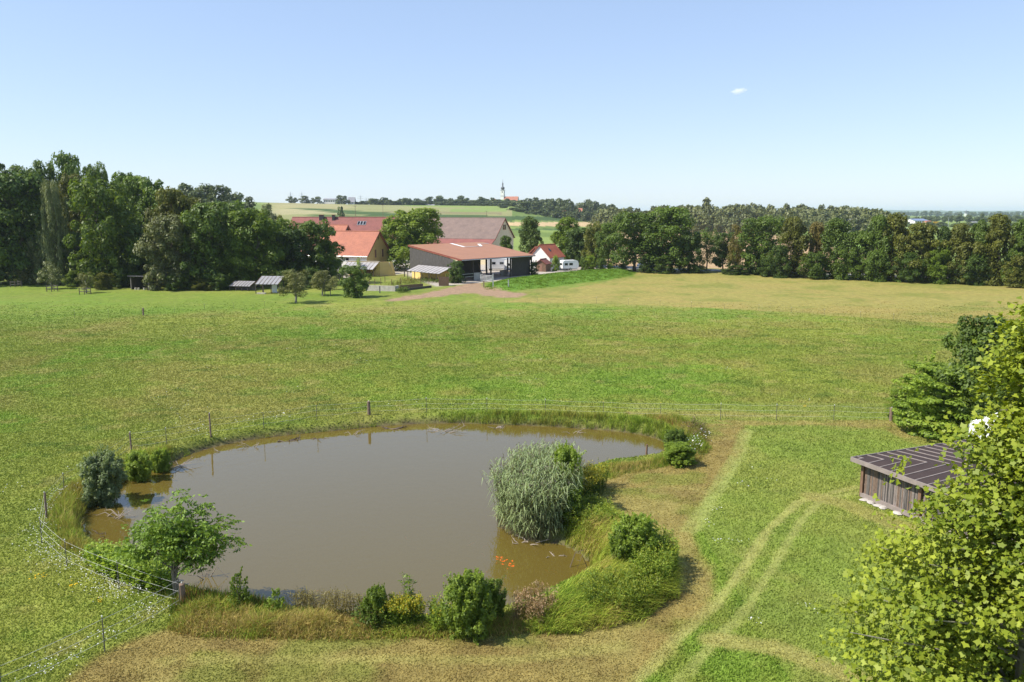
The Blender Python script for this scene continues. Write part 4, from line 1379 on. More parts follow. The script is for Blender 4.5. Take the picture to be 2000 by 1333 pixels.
for e in ends:
    e = np.array(e)
    b = np.array([0, 0, 1.6])
    for _ in range(46):
        f = g.uniform(0.55, 1.08)
        c = b + (e - b) * f + g.normal(0, 0.17, 3)
        a = g.random() * 6.283
        rach = np.array([math.cos(a), math.sin(a), g.uniform(-0.55, 0.1)])
        rach /= np.linalg.norm(rach)
        side = np.cross(rach, up)
        tn = g.random()
        for kk in range(7):
            s_ = (kk // 2) * 0.10 + 0.08
            sg = -1 if kk % 2 else 1
            if kk == 6:
                tt, pos = rach, c + rach * 0.44
            else:
                tt = rach * 0.55 + side * sg * 0.85
                pos = c + rach * s_ + side * sg * 0.07
            Pl.append(pos)
            Tl.append(tt + up * -0.15)
            Nl.append(np.cross(side, rach) * -1 + g.normal(0, 0.3, 3) + up * 0.6)
            tl.append(np.clip(tn * 0.7 + g.random() * 0.3, 0, 1))
Pl, Nl, Tl, tl = np.array(Pl), unit(np.array(Nl)), np.array(Tl), np.array(tl)
Nl[Nl[:, 2] < 0] *= -1
part('crown', leaves('crown', Pl, Nl, g.uniform(0.13, 0.21, len(Pl)), tl, aspect=0.75, T=Tl), leaf('leaf_walnut', (0.089, 0.162, 0.019), (0.266, 0.382, 0.052), trans=0.3, rough=0.55), o)

# --- plane tree at the right edge, close to the tower
PT = Vector((14.2, 20.3, 0))
o = thing('plane_tree', 'big plane tree with large yellow-green leaves at the right edge', 'tree', PT)
g = np.random.default_rng(44)
boughs = []
mb = MB()
sp = [(0, 0, 0), (0.05, 0.1, 3), (-0.1, 0.0, 6), (0.1, 0.1, 9), (0.0, 0.0, 12.0)]
mb.tube(sp, [0.26, 0.22, 0.17, 0.11, 0.03], 10)
NB = 120
for i in range(NB):
    t = 0.9 + 11.1 * (i + g.random()) / NB
    rmax = np.interp(t, [0.9, 2.0, 3.2, 3.9, 4.7, 5.7, 6.9, 8.0, 9.3, 10.6, 12.0], [3.6, 4.9, 5.5, 5.5, 4.4, 3.5, 2.9, 2.0, 1.6, 1.1, 0.5])
    a = i * 2.399 + g.uniform(-0.3, 0.3)
    r = rmax * g.uniform(0.66, 1.06)
    e = np.array([math.cos(a) * r, math.sin(a) * r * (0.6 if math.sin(a) > 0 else 0.9), t + g.uniform(0.2, 0.9)])
    b = np.array([0, 0, max(0.8, t - r * 0.25)])
    m_ = (b + e) / 2 + np.array([0, 0, 0.35])
    mb.tube([b, m_, e], [0.06, 0.035, 0.01], 5)
    boughs.append((b, m_, e, r))
part('trunk', mb, surf('plane_bark', (0.30, 0.27, 0.21), 0.9, 0.35, 3), o)
Pp, Nn, tn = [], [], []
for b, m_, e, r in boughs:
    ct = g.random()
    nsub = int(6 + r * 2.6)
    for s in range(nsub):
        f = g.uniform(0.35, 1.05)
        c = (1 - f) ** 2 * b + 2 * f * (1 - f) * m_ + f * f * e
        c = c + g.normal(0, 0.38, 3) * (0.4 + f * 0.6)
        k = g.integers(30, 44)
        # a spray: leaves spread on one tilted plane, roughly facing the same way
        dc = c - np.array([0, 0, c[2] - 1.2])
        ns = dc / np.linalg.norm(dc) * 0.75 + g.normal(0, 0.4, 3) + np.array([0, 0, 0.75])
        ns /= np.linalg.norm(ns)
        q3 = g.normal(0, 1, (k, 3)) * 0.36
        pts = c + q3 - ns[None] * ((q3 @ ns) * 0.72)[:, None]
        Pp.append(pts)
        Nn.append(ns + g.normal(0, 0.42, (k, 3)))
        tn.append(np.clip(ct * 0.25 + g.random() * 0.4 + g.random(k) * 0.4, 0, 1))
Pp, Nn, tn = np.vstack(Pp), unit(np.vstack(Nn)), np.concatenate(tn)
# leaves on the far, unseen side of the crown are thinned
vis = (Pp[:, 0] < 1.6) & (Pp[:, 1] < 3.6)
Pp, Nn, tn = Pp[vis], Nn[vis], tn[vis]
size = g.uniform(0.12, 0.23, len(Pp))
Tt = g.normal(size=Pp.shape) + np.array([0, 0, -0.8])
M_plane = leaf('leaf_plane', (0.095, 0.150, 0.010), (0.350, 0.395, 0.036), trans=0.32, rough=0.55)
wpos = Pp + np.array(PT)
dist = np.linalg.norm(wpos - np.array([0, 0, CAM_H]), axis=1)
uu, vv = project(wpos[:, 0], wpos[:, 1], wpos[:, 2])
inpic = (uu > 0) & (uu < 1990) & (vv > 560) & (vv < 1330)
score = np.where(inpic, size / dist, 0) * np.clip(-(Nn * (wpos - np.array([0, 0, CAM_H]))).sum(1) / dist, 0.1, 1)
# only the outer, unobstructed leaves
order = np.argsort(-(score * (1 + 0.6 * (dist < np.percentile(dist[inpic], 25)))))[:300]
mask = np.ones(len(Pp), bool)
mask[order] = False
ob = part('crown', leaves('crown', Pp[mask], Nn[mask], size[mask], tn[mask], PLANE_LEAF, T=Tt[mask], fold=0.5), M_plane, o)
tag(ob, kind='stuff')
one = [leaves('leaf', np.zeros((1, 3)), np.array([[0, 0, 1.0]]), np.array([1.0]), np.array([tv]), PLANE_LEAF, T=np.array([[0, 1.0, 0]]), fold=0.5) for tv in (0.1, 0.35, 0.6, 0.85, 1.0)]
for me in one:
    me.materials.append(M_plane)
for i in order:
    N_ = Vector(Nn[i])
    T_ = Vector(Tt[i])
    T_ = (T_ - N_ * T_.dot(N_)).normalized()
    B_ = T_.cross(N_)
    lo = link('leaf', one[min(4, int(tn[i] * 5))], o)
    Mx = Matrix((B_, T_, N_)).transposed().to_4x4()
    lo.matrix_local = Matrix.Translation(Vector(Pp[i])) @ Mx @ Matrix.Scale(float(size[i]), 4)
# ------------------------------------------------------------------ buildings
M_tile = tiles('red_tiles', (0.50, 0.145, 0.075), (0.36, 0.105, 0.062))
M_tilenew = tiles('bright_red_tiles', (0.46, 0.175, 0.105), (0.34, 0.13, 0.085))
M_tilered = tiles('crimson_tiles', (0.29, 0.105, 0.085), (0.21, 0.08, 0.066))
M_tilebrown = tiles('weathered_brown_tiles', (0.235, 0.165, 0.135), (0.165, 0.118, 0.10))
M_ochre = surf('ochre_render', (0.70, 0.50, 0.21), 0.9, 0.08, 0.7)
M_cream = surf('cream_render', (0.70, 0.60, 0.40), 0.9, 0.07, 0.7)
M_white = surf('white_render', (0.76, 0.74, 0.70), 0.9, 0.06, 0.7)
M_yellow = surf('yellow_render', (0.80, 0.58, 0.22), 0.9, 0.08, 0.8)
M_glass = surf('dark_glass', (0.02, 0.022, 0.026), 0.08, 0.2, 0.5, spec=0.6)
M_shutter = surf('brown_shutter', (0.26, 0.14, 0.10), 0.7, 0.15, 3)
M_fascia = surf('red_brown_board', (0.24, 0.075, 0.05), 0.7, 0.2, 2)
M_oldwood = surf('grey_old_wood', (0.17, 0.15, 0.135), 0.9, 0.45, 2.5, stretch=(6, 6, 0.6), bump=0.3)
M_barnwood = surf('barn_planks', (0.105, 0.095, 0.088), 0.95, 0.5, 2.5, stretch=(6, 6, 0.6))
M_darkwood = surf('dark_wood', (0.075, 0.062, 0.052), 0.9, 0.4, 2.5, stretch=(6, 6, 0.6))
M_brownwood = surf('brown_wood', (0.19, 0.115, 0.075), 0.85, 0.35, 3, stretch=(5, 5, 0.8))
M_postwood = surf('weathered_post', (0.22, 0.155, 0.115), 0.9, 0.4, 6, stretch=(4, 4, 0.7), bump=0.3)
M_barnroof = surf('brown_sheet_roof', (0.36, 0.175, 0.10), 0.6, 0.07, 0.3)
M_whitepaint = surf('white_paint', (0.80, 0.80, 0.79), 0.45, 0.04, 1.0)
M_greyplastic = surf('grey_sheet', (0.28, 0.275, 0.28), 0.5, 0.12, 0.9)
M_concrete = surf('concrete', (0.46, 0.42, 0.37), 0.95, 0.22, 1.6)
M_metal = surf('galvanised_metal', (0.55, 0.56, 0.57), 0.4, 0.1, 3, metal=0.7)
M_darkmetal = surf('dark_metal', (0.05, 0.05, 0.05), 0.5, 0.2, 3)
M_rubber = surf('rubber', (0.02, 0.02, 0.02), 0.8, 0.2, 3)
M_rope = surf('white_rope', (0.60, 0.59, 0.55), 0.8, 0.1, 8)
M_greypost = surf('grey_plastic_post', (0.10, 0.095, 0.08), 0.6, 0.2, 5)
M_yellowcap = surf('yellow_cap', (0.75, 0.60, 0.10), 0.5, 0.1, 5)
M_felt = surf('brown_roof_felt', (0.050, 0.034, 0.030), 0.85, 0.15, 1.2)
M_batten = surf('pale_grey_batten', (0.27, 0.225, 0.20), 0.85, 0.2, 3)
M_redbrick = surf('brick_red', (0.32, 0.12, 0.08), 0.9, 0.2, 3)


def gable_house(name, label, A, ang, W, L, eave, ridge, wall, roofm, over=0.5, cat='house', gable=None, thick=0.22, off=0.5, back_eave=None):
    """walls (long walls + gables) and two roof slopes; local x along the gable, y along the ridge"""
    o = thing(name, label, cat, (A[0], A[1], 0), ang)
    be = back_eave if back_eave is not None else eave
    xr = W * off
    body = MB()
    prof = [(0, 0, -0.2), (W, 0, -0.2), (W, 0, be), (xr, 0, ridge), (0, 0, eave)]
    body.prism([Vector(p) for p in prof], (0, L, 0))
    part('wall', body, wall, o)
    if gable is not None:
        part('gable_wall', MB().prism([Vector((p[0], -0.03, p[2])) for p in prof], (0, 0.025, 0)), gable, o)
    for (x0, z0, x1, z1) in ((0, eave, xr, ridge), (W, be, xr, ridge)):
        d = Vector((x1 - x0, 0, z1 - z0)).normalized()
        nrm = Vector((-d.z, 0, d.x))
        if nrm.z < 0:
            nrm = -nrm
        a = Vector((x0, 0, z0)) - d * over + nrm * 0.01
        b = Vector((x1, 0, z1)) + nrm * 0.01
        pts = [a, b, b + nrm * thick, a + nrm * thick]
        mb = MB().prism([p + Vector((0, -over, 0)) for p in pts], (0, L + 2 * over, 0))
        part('roof_slope', mb, roofm, o)
        fb = MB().prism([p + Vector((0, -over - 0.06, -0.03)) for p in (a, b, b + nrm * (thick + 0.02), a + nrm * (thick + 0.02))], (0, 0.05, 0))
        part('verge_board', fb, M_fascia, o)
    rb = MB().tube([(xr, -over, ridge + thick + 0.05), (xr, L + over, ridge + thick + 0.05)], 0.13, 8)
    part('ridge_tiles', rb, roofm, o)
    return o


def window(o, x, z, w, h, side='gable', mat=None, frame=None, y=0.0, name='window'):
    """a window set in the gable (plane y) or in the long wall x=0"""
    if side == 'gable':
        win = part(name, MB().box((x, y - 0.05, z), (w, 0.06, h)), mat or M_glass, o)
        fr = MB()
        for sx in (-1, 1):
            fr.box((x + sx * (w / 2 + 0.05), y - 0.06, z), (0.10, 0.10, h + 0.2))
        fr.box((x, y - 0.06, z + h / 2 + 0.05), (w, 0.10, 0.10))
        fr.box((x, y - 0.07, z - h / 2 - 0.05), (w, 0.14, 0.10))
    else:
        win = part(name, MB().box((-0.05, x, z), (0.06, w, h)), mat or M_glass, o)
        fr = MB()
        for sx in (-1, 1):
            fr.box((-0.06, x + sx * (w / 2 + 0.05), z), (0.10, 0.10, h + 0.2))
        fr.box((-0.06, x, z + h / 2 + 0.05), (0.10, w, 0.10))
        fr.box((-0.07, x, z - h / 2 - 0.05), (0.14, w, 0.10))
    part('frame', fr, frame or M_whitepaint, win)
    return win


GA = math.atan2(0.95, 0.31)
A = G(717, 533)
yh = gable_house('farm_house', 'ochre gabled house with bright red tiled roof and white long side', A, GA, 13.0, 19.0, 4.3, 10.0, M_white, M_tilenew, gable=M_ochre)
for x in (4.6, 8.6):
    window(yh, x, 4.6, 1.0, 2.0, mat=M_shutter, frame=M_ochre, y=-0.03, name='shuttered_window')
part('attic_vent', MB().prism([Vector((6.5, -0.06, 8.0)), Vector((6.8, -0.06, 8.6)), Vector((6.5, -0.06, 9.2)), Vector((6.2, -0.06, 8.6))], (0, 0.03, 0)), M_shutter, yh)
window(yh, 5.5, 3.3, 0.9, 0.7, 'long')
window(yh, 5.0, 1.2, 1.1, 1.5, 'long')
part('rain_gutter', MB().tube([(-0.5, -0.4, 4.05), (-0.5, 19.3, 4.05)], 0.08, 6), M_metal, yh)

# long red-roofed house behind
D2 = 238
A = AT(770, 470, D2)
A.z = 0
lh = gable_house('long_house', 'long house with dull red roof and skylights behind the ochre house', A, math.atan2(0.995, 0.10), 13.5, 33.0, 7.3, 13.4, M_white, M_tilered)
for y in (10.2, 11.1, 12.0):
    s = part('skylight', MB().box((0, 0, 0), (1.5, 0.75, 0.08)), M_glass, lh)
    sl = math.atan2(13.4 - 7.3, 6.75)
    s.location = (4.7, y, 7.3 + 4.7 * math.tan(sl) + 0.34)
    s.rotation_euler = (0, -sl, 0)
    f = MB()
    f.box((0, 0.40, 0.02), (1.6, 0.06, 0.12)).box((0, -0.40, 0.02), (1.6, 0.06, 0.12)).box((0.78, 0, 0.02), (0.06, 0.74, 0.12)).box((-0.78, 0, 0.02), (0.06, 0.74, 0.12))
    part('frame', f, M_metal, s)
for y in (24.0, 20.2):
    ch = part('chimney', MB().box((6.0, y, 13.3), (0.9, 1.3 if y > 23 else 0.8, 2.0)), M_darkmetal, lh)
    part('chimney_cap', MB().box((6.0, y, 14.37), (1.1, 1.5 if y > 23 else 1.0, 0.12)), M_redbrick, ch)
A = AT(668, 470, 226)
gable_house('cross_wing', 'small red-roofed wing with dark open gable before the long roof', (A.x, A.y), math.atan2(0.97, 0.22), 6.5, 6.0, 8.7, 11.3, M_darkwood, M_tilenew, cat='house')

# brown-roofed barn
A = AT(966, 500, 236)
bb = gable_house('farm_barn', 'large cream barn with weathered brown roof and red lower strip', (A.x, A.y), math.atan2(0.93, 0.36), 15.5, 25.0, 7.4, 13.2, M_cream, M_tilebrown, over=0.35, cat='barn', back_eave=7.4)
for x in (7.1, 8.5):
    window(bb, x, 10.7, 0.7, 1.3, frame=M_fascia)
for x in (6.6, 10.9):
    window(bb, x, 6.3, 1.1, 1.3, frame=M_fascia)
window(bb, 7.6, 2.6, 1.1, 1.3, frame=M_fascia)
d = Vector((-3.4, 0, -1.4))
part('lower_roof', MB().prism([Vector((-0.05, -0.4, 7.25)), Vector((-0.05, -0.4, 7.45)), Vector((-3.4, -0.4, 6.0)), Vector((-3.4, -0.4, 5.8))], (0, 25.8, 0)), M_tilered, bb)
part('side_aisle', MB().prism([Vector((-0.02, 0, -0.2)), Vector((-0.02, 0, 7.2)), Vector((-3.0, 0, 5.9)), Vector((-3.0, 0, -0.2))], (0, 25, 0)), M_cream, bb)

# open barn: mono-pitch roof 26 m x 17.6 m on posts
F0 = G(902, 551)
R0 = G(1045, 538)
ex = Vector((R0.x - F0.x, R0.y - F0.y, 0))
BL = ex.length
bang = math.atan2(ex.y, ex.x)
BW, ZF, ZB = 17.5, 4.75, 7.5
ob_ = thing('open_barn', 'open timber barn with a wide brown single-pitch roof', 'barn', (F0.x, F0.y, 0), bang)
sl = (ZB - ZF) / BW
zr = lambda y: ZF + sl * y
part('roof_sheet', MB().prism([Vector((0, 0, ZF)), Vector((0, BW, ZB)), Vector((0, BW, ZB + 0.12)), Vector((0, 0, ZF + 0.12))], (BL, 0, 0)), M_barnroof, ob_)
fs = MB()
fs.prism([Vector((-0.08, -0.03, ZF - 0.25)), Vector((-0.08, BW, ZB - 0.25)), Vector((-0.08, BW, ZB + 0.16)), Vector((-0.08, -0.03, ZF + 0.16))], (0.07, 0, 0))
part('verge_board', fs, M_fascia, ob_)
part('eave_board', MB().box((BL / 2, -0.05, ZF - 0.02), (BL, 0.06, 0.3)), M_fascia, ob_)
part('gutter', MB().tube([(0, -0.16, ZF - 0.05), (BL, -0.16, ZF - 0.05)], 0.09, 6), M_metal, ob_)
# pale flashing painted round the far corner patch
for a, b_, w in (((13.6, 17.2), (13.6, 12.6), 0.9), ((13.6, 12.6), (19.5, 12.6), 0.7), ((19.5, 12.6), (21.3, 15.2), 0.7), ((21.3, 15.2), (25.2, 15.4), 0.35)):
    a3, b3 = Vector((a[0], a[1], zr(a[1]) + 0.135)), Vector((b_[0], b_[1], zr(b_[1]) + 0.135))
    dd = (b3 - a3).normalized()
    sv = dd.cross(Vector((0, 0, 1))).normalized() * w / 2
    part('white_flashing', MB().prism([a3 - sv, b3 - sv, b3 + sv, a3 + sv], (0, 0, 0.02)), M_whitepaint, ob_)
for x in (0.25, 4.9, 10.8, 17.6, 25.3):
    for y in (1.3, 9.0, 16.4):
        h = zr(y) - 0.35
        part('post', MB().box((x, y, h / 2 - 0.1), (0.28, 0.28, h + 0.2)), M_darkwood, ob_)
for y in (1.3, 9.0, 16.4):
    part('purlin', MB().box((BL / 2, y, zr(y) - 0.24), (BL - 0.4, 0.22, 0.34)), M_darkwood, ob_)
for i in range(14):
    x = 0.6 + i * (BL - 1.2) / 13
    part('rafter', MB().beam((x, 0.2, zr(0.2) - 0.04), (x, BW - 0.2, zr(BW - 0.2) - 0.04), 0.12, 0.10), M_darkwood, ob_)
# plank cladding of the left side and the closed right bay
npl = 62
for i in range(npl):
    y = 2.1 + i * (BW - 2.6) / npl
    w = (BW - 2.6) / npl
    h = zr(y) - 0.32
    part('plank', MB().box((0.02 + 0.02 * (i % 2), y + w / 2, (h + 2.2) / 2 if y > 4 else h / 2), (0.04, w * 0.94, h - 2.2 if y > 4 else h)), M_barnwood, ob_)
part('side_plinth', MB().box((0.1, 10.2, 1.09), (0.2, 12.4, 2.2)), M_yellow, ob_)
for i in range(40):
    x = 17.9 + i * (BL - 18.3) / 40
    part('plank', MB().box((x, 1.15 + 0.02 * (i % 2), 2.3), (0.175, 0.04, 4.7)), M_darkwood, ob_)
for i in range(44):
    y = 1.6 + i * 15.0 / 44
    part('lattice_board', MB().box((25.45 + 0.02 * (i % 2), y + 0.16, zr(y) - 0.9), (0.04, 0.32, 1.0)), M_darkwood, ob_)
for x0, x1, y in ((8.2, 15.4, 5.6),):
    part('inner_wall', MB().box(((x0 + x1) / 2, y + 3.4, 2.3), (x1 - x0, 0.12, 4.6)), M_darkwood, ob_)
part('block_wall', MB().box((6.6, 1.6, 0.75), (3.0, 0.24, 1.7)), M_concrete, ob_)
part('block_wall', MB().box((18.9, 4.6, 0.6), (2.6, 0.24, 1.4)), M_concrete, ob_)
part('tilted_beam', MB().beam((7.9, 0.9, 0), (6.9, 1.5, 3.6), 0.16, 0.1), M_brownwood, ob_)
for z in (0.9, 1.5):
    part('stall_rail', MB().beam((0.3, 1.1, z), (4.8, 1.1, z), 0.08), M_metal, ob_)
for i in range(9):
    part('hay_bale', MB().box((9.6 + (i % 5) * 1.5, 10.6, 0.45 + 0.9 * (i // 5)), (1.45, 1.0, 0.88)), M_darkwood, ob_)


def motorhome(label, u, v, ang, Lm, Hh, cab=True):
    p = G(u, v)
    o = thing('motorhome' if cab else 'caravan', label, 'camper', (p.x, p.y, 0), ang)
    W = 2.3
    prof = [(0.0, 0.55), (0.0, Hh - 0.6), (0.25, Hh - 0.1), (0.7, Hh), (Lm - 0.7, Hh), (Lm - 0.2, Hh - 0.25), (Lm, Hh - 0.9), (Lm, 0.9), (Lm - 0.3, 0.5)]
    if cab:
        prof = [(0.0, 0.5), (0.0, Hh - 0.15), (0.2, Hh), (Lm - 0.9, Hh), (Lm - 0.3, Hh - 0.25), (Lm - 0.25, Hh - 0.75), (Lm - 1.1, Hh - 1.0), (Lm - 0.5, 1.35), (Lm + 0.35, 1.15), (Lm + 0.4, 0.5)]
    part('body', MB().prism([Vector((x, 0, z)) for x, z in prof], (0, W, 0)), M_whitepaint, o)
    for x in ((0.8, Lm - 0.9) if cab else (Lm * 0.48,)):
        for y in (-0.02, W - 0.18):
            wh = part('wheel', MB().tube([(x, y, 0.34), (x, y + 0.2, 0.34)], 0.34, 14), M_rubber, o)
            part('rim', MB().tube([(x, y - 0.012, 0.34), (x, y + 0.01, 0.34)], 0.19, 12), M_metal, wh)
    for x, w in ((Lm * 0.22, 0.9), (Lm * 0.52, 1.0)):
        for y in (-0.012, W + 0.012):
            wn_ = part('window', MB().box((x, y, Hh * 0.62), (w, 0.03, 0.55)), M_glass, o)
            part('frame', MB().box((x, y, Hh * 0.62 + 0.3), (w + 0.08, 0.05, 0.05)).box((x, y, Hh * 0.62 - 0.3), (w + 0.08, 0.05, 0.05)), M_greyplastic, wn_)
    part('door', MB().box((Lm * 0.75, -0.012, 1.4), (0.62, 0.03, 1.6)), M_whitepaint, o)
    part('skirt', MB().box((Lm / 2, W / 2, 0.45), (Lm - 0.6, W - 0.2, 0.2)), M_greyplastic, o)
    if cab:
        part('windscreen', MB().poly([Vector((Lm - 1.02, 0.15, Hh - 1.0)), Vector((Lm - 0.44, 0.15, 1.4)), Vector((Lm - 0.44, W - 0.15, 1.4)), Vector((Lm - 1.02, W - 0.15, Hh - 1.0))]), M_glass, o)
    else:
        part('drawbar', MB().beam((Lm - 0.3, W / 2, 0.45), (Lm + 1.1, W / 2, 0.45), 0.1), M_metal, o)
        part('end_window', MB().box((-0.012, W / 2, Hh * 0.62), (0.03, 1.5, 0.55)), M_glass, o)
    return o


motorhome('white caravan with rounded end beside the clipped hedge', 1099, 529, 0.35, 4.6, 2.65, cab=False)
motorhome('white motorhome seen through the open barn', 953, 529, 0.15, 7.0, 3.1)
motorhome('second white camper seen through the right bay of the open barn', 985, 531, -0.5, 5.5, 3.0)

# white garage with red roof, red hut
A = G(1035, 527)
gh = gable_house('garage', 'small white house with red tiled roof beside the camper', (A.x, A.y), -0.62, 6.3, 7.0, 3.4, 6.4, M_white, M_tile, over=0.3)
s = part('skylight', MB().box((0, 0, 0), (1.0, 0.7, 0.08)), M_glass, gh)
s.location = (4.7, 2.4, 3.4 + 1.6 * 0.95 + 0.36)
s.rotation_euler = (0, math.atan2(3.0, 3.15), 0)
A = AT(1031, 520, 219)
gable_house('lean_to', 'low orange-roofed annex behind the small white house', (A.x, A.y), -0.62, 5.0, 4.0, 3.6, 5.6, M_darkwood, M_tilenew, over=0.3, cat='shed')
A = G(1046, 531)
hut = gable_house('garden_hut', 'red-brown wooden hut with crimson roof next to the barn', (A.x, A.y), -0.45, 2.9, 3.2, 2.1, 3.1, M_brownwood, M_tilered, over=0.3, thick=0.1, cat='hut')
hp = MB()
for i in range(9):
    part('board', MB().box((1.45, -0.03 - 0.008 * (i % 2), 0.12 + i * 0.235), (2.86, 0.03, 0.225)), M_brownwood, hut)
part('door', MB().box((1.45, -0.07, 0.95), (0.85, 0.04, 1.85)), M_shutter, hut)


def leanto(name, label, a, b, depth, zt, zl, wallm, roofn, wall_h=None, wall_t=0.35, cat='shed', glass=None, mat=None, postm=None, closed=True):
    """wall from a to b with a paned lean-to roof towards the tower"""
    a, b = Vector((a.x, a.y, 0)), Vector((b.x, b.y, 0))
    d = b - a
    ang = math.atan2(d.y, d.x)
    Ln = d.length
    o = thing(name, label, cat, a, ang)
    if wallm:
        part('wall', MB().box((Ln / 2, wall_t / 2 + 0.02, (wall_h or zt) / 2 - 0.1), (Ln, wall_t, (wall_h or zt) + 0.2)), wallm, o)
        part('wall_coping', MB().box((Ln / 2, wall_t / 2 + 0.02, (wall_h or zt) + 0.05), (Ln + 0.1, wall_t + 0.14, 0.1)), M_concrete, o)
    w = Ln / roofn
    for i in range(roofn):
        x = i * w
        part('roof_panel', MB().prism([Vector((x + 0.04, 0, zt - 0.04)), Vector((x + 0.04, -depth - 0.2, zl - 0.04 - 0.2 * (zt - zl) / depth)), Vector((x + 0.04, -depth - 0.2, zl - 0.2 * (zt - zl) / depth)), Vector((x + 0.04, 0, zt))], (w - 0.08, 0, 0)), glass or M_greyplastic, o)
    for i in range(roofn + 1):
        part('rafter', MB().beam((i * w, 0, zt + 0.0), (i * w, -depth - 0.22, zl - 0.04), 0.05, 0.07), mat or M_postwood, o)
    for i in range(0, roofn + 1, 2):
        part('post', MB().box((i * w, -depth, zl / 2 - 0.1), (0.12, 0.12, zl + 0.1)), postm or M_darkwood, o)
    part('eave_beam', MB().box((Ln / 2, -depth, zl - 0.14), (Ln, 0.1, 0.14)), postm or M_darkwood, o)
    return o


M_panel = surf('milky_roof_panel', (0.36, 0.34, 0.335), 0.45, 0.2, 0.8, spec=0.4)
g1 = leanto('greenhouse', 'lean-to greenhouse with milky roof before the ochre house', G(681, 538), G(741, 540), 2.6, 3.3, 1.9, M_yellow, 8, 3.45, glass=M_panel)
part('side_brace', MB().beam((7.2, -2.4, 0.1), (7.9, -0.3, 1.9), 0.14), M_darkwood, g1)
part('trellis_panel', MB().box((5.6, -0.3, 0.95), (1.5, 0.08, 1.7)), M_shutter, g1)
part('trellis_panel', MB().box((2.2, -0.3, 0.95), (1.6, 0.08, 1.7)), M_brownwood, g1)
a = G(742, 540)
bw = thing('buttress_wall', 'sloping ochre garden wall beside the greenhouse', 'wall', (a.x, a.y, 0), 0.35)
part('wall', MB().prism([Vector((0, 0, -0.1)), Vector((3.4, 0, -0.1)), Vector((2.2, 0, 3.4)), Vector((0, 0, 3.4))], (0, 0.3, 0)), M_ochre, bw)
part('wall_end', MB().prism([Vector((2.3, -0.02, 3.4)), Vector((3.4, -0.02, -0.1)), Vector((4.0, 0.5, -0.1)), Vector((3.2, 0.5, 3.4))], (0, 0.1, 0)), M_yellow, bw)
leanto('lean_to_roof', 'paned lean-to roof against the left side of the open barn', G(818, 545), G(882, 552), 3.0, 3.2, 2.1, M_yellow, 9, 3.0, glass=M_panel)
p1 = leanto('garden_pavilion', 'open garden pavilion with grey sheet roof', G(513, 571), G(557, 571.5), 3.0, 3.1, 1.9, None, 6, glass=M_greyplastic)
for x in (0.0, 2.1, 4.2):
    part('back_post', MB().box((x, 0.06, 1.5), (0.12, 0.12, 3.1)), M_darkwood, p1)
part('white_panel', MB().box((2.6, -0.5, 0.9), (1.0, 0.06, 1.8)), M_whitepaint, p1)
part('back_roof_panel', MB().prism([Vector((0, 0.03, 3.06)), Vector((0, 1.2, 2.4)), Vector((0, 1.2, 2.44)), Vector((0, 0.03, 3.1))], (4.2, 0, 0)), M_greyplastic, p1)
part('step', MB().box((1.2, -3.3, 0.1), (1.6, 0.5, 0.25)), M_concrete, p1)
leanto('cold_frame', 'low lean-to frame with grey roof left of the pavilion', G(460, 566), G(500, 567), 1.9, 1.75, 1.0, M_oldwood, 7, 1.3, wall_t=0.1, glass=M_greyplastic)
# field shelter
a, b2 = G(257, 566), G(292, 567.5)
fsx = (b2 - a).length
sh = thing('field_shelter', 'dark wooden field shelter at the wood edge', 'shelter', (a.x, a.y, 0), math.atan2(b2.y - a.y, b2.x - a.x))
for i in range(12):
    part('back_plank', MB().box(((i + 0.5) * fsx / 12, 2.6, 1.2), (fsx / 12 * 0.95, 0.05, 2.4)), M_darkwood, sh)
for x in (0.06, fsx - 0.06):
    part('side_wall', MB().box((x, 1.3, 1.15), (0.08, 2.5, 2.3)), M_darkwood, sh)
    part('post', MB().box((x, -0.05, 1.2), (0.18, 0.18, 2.4)), M_oldwood, sh)
rf = part('roof', MB().prism([Vector((-0.3, -0.5, 2.62)), Vector((-0.3, 2.9, 2.4)), Vector((-0.3, 2.9, 2.46)), Vector((-0.3, -0.5, 2.68))], (fsx + 0.6, 0, 0)), M_darkwood, sh)
for i in range(14):
    x = -0.2 + i * (fsx + 0.4) / 13
    part('corrugation', MB().beam((x, -0.52, 2.71), (x, 2.9, 2.49), 0.09), M_greyplastic, rf)
for x in (1.0, 1.6, 2.7, 3.3):
    st = tag(part('cut_log', MB().tube([(0, 0, 0), (0, 0, 0.4)], 0.2, 10), M_concrete, None), 'pale cut log standing in the dark field shelter', 'log', 'logs in the field shelter')
    q = sh.matrix_basis @ Vector((x, -0.3, 0))
    st.location = (a.x + x, a.y - 0.4, hz(a.x + x, a.y - 0.4))

# wooden guards of the young fruit trees
for u, v, lb in ((32, 561, 'three-sided wooden guard beside the leftmost fruit tree'), (103, 569, 'wooden guard round the grey-leaved fruit tree'), (167, 575, 'wooden guard round the right small fruit tree')):
    p = G(u, v)
    o = thing('tree_guard', lb, 'tree guard', (p.x, p.y, hz(p.x, p.y)), 0.3)
    c = [(-0.9, -0.5), (0.0, -0.8), (0.95, -0.3), (0.1, 0.7)]
    for x, y in c:
        part('post', MB().box((x, y, 0.6), (0.12, 0.12, 1.4)), M_postwood, o)
    for i in range(3):
        for z in (0.55, 1.05):
            part('rail', MB().beam((*c[i], z), (*c[i + 1], z), 0.05, 0.12), M_oldwood, o)
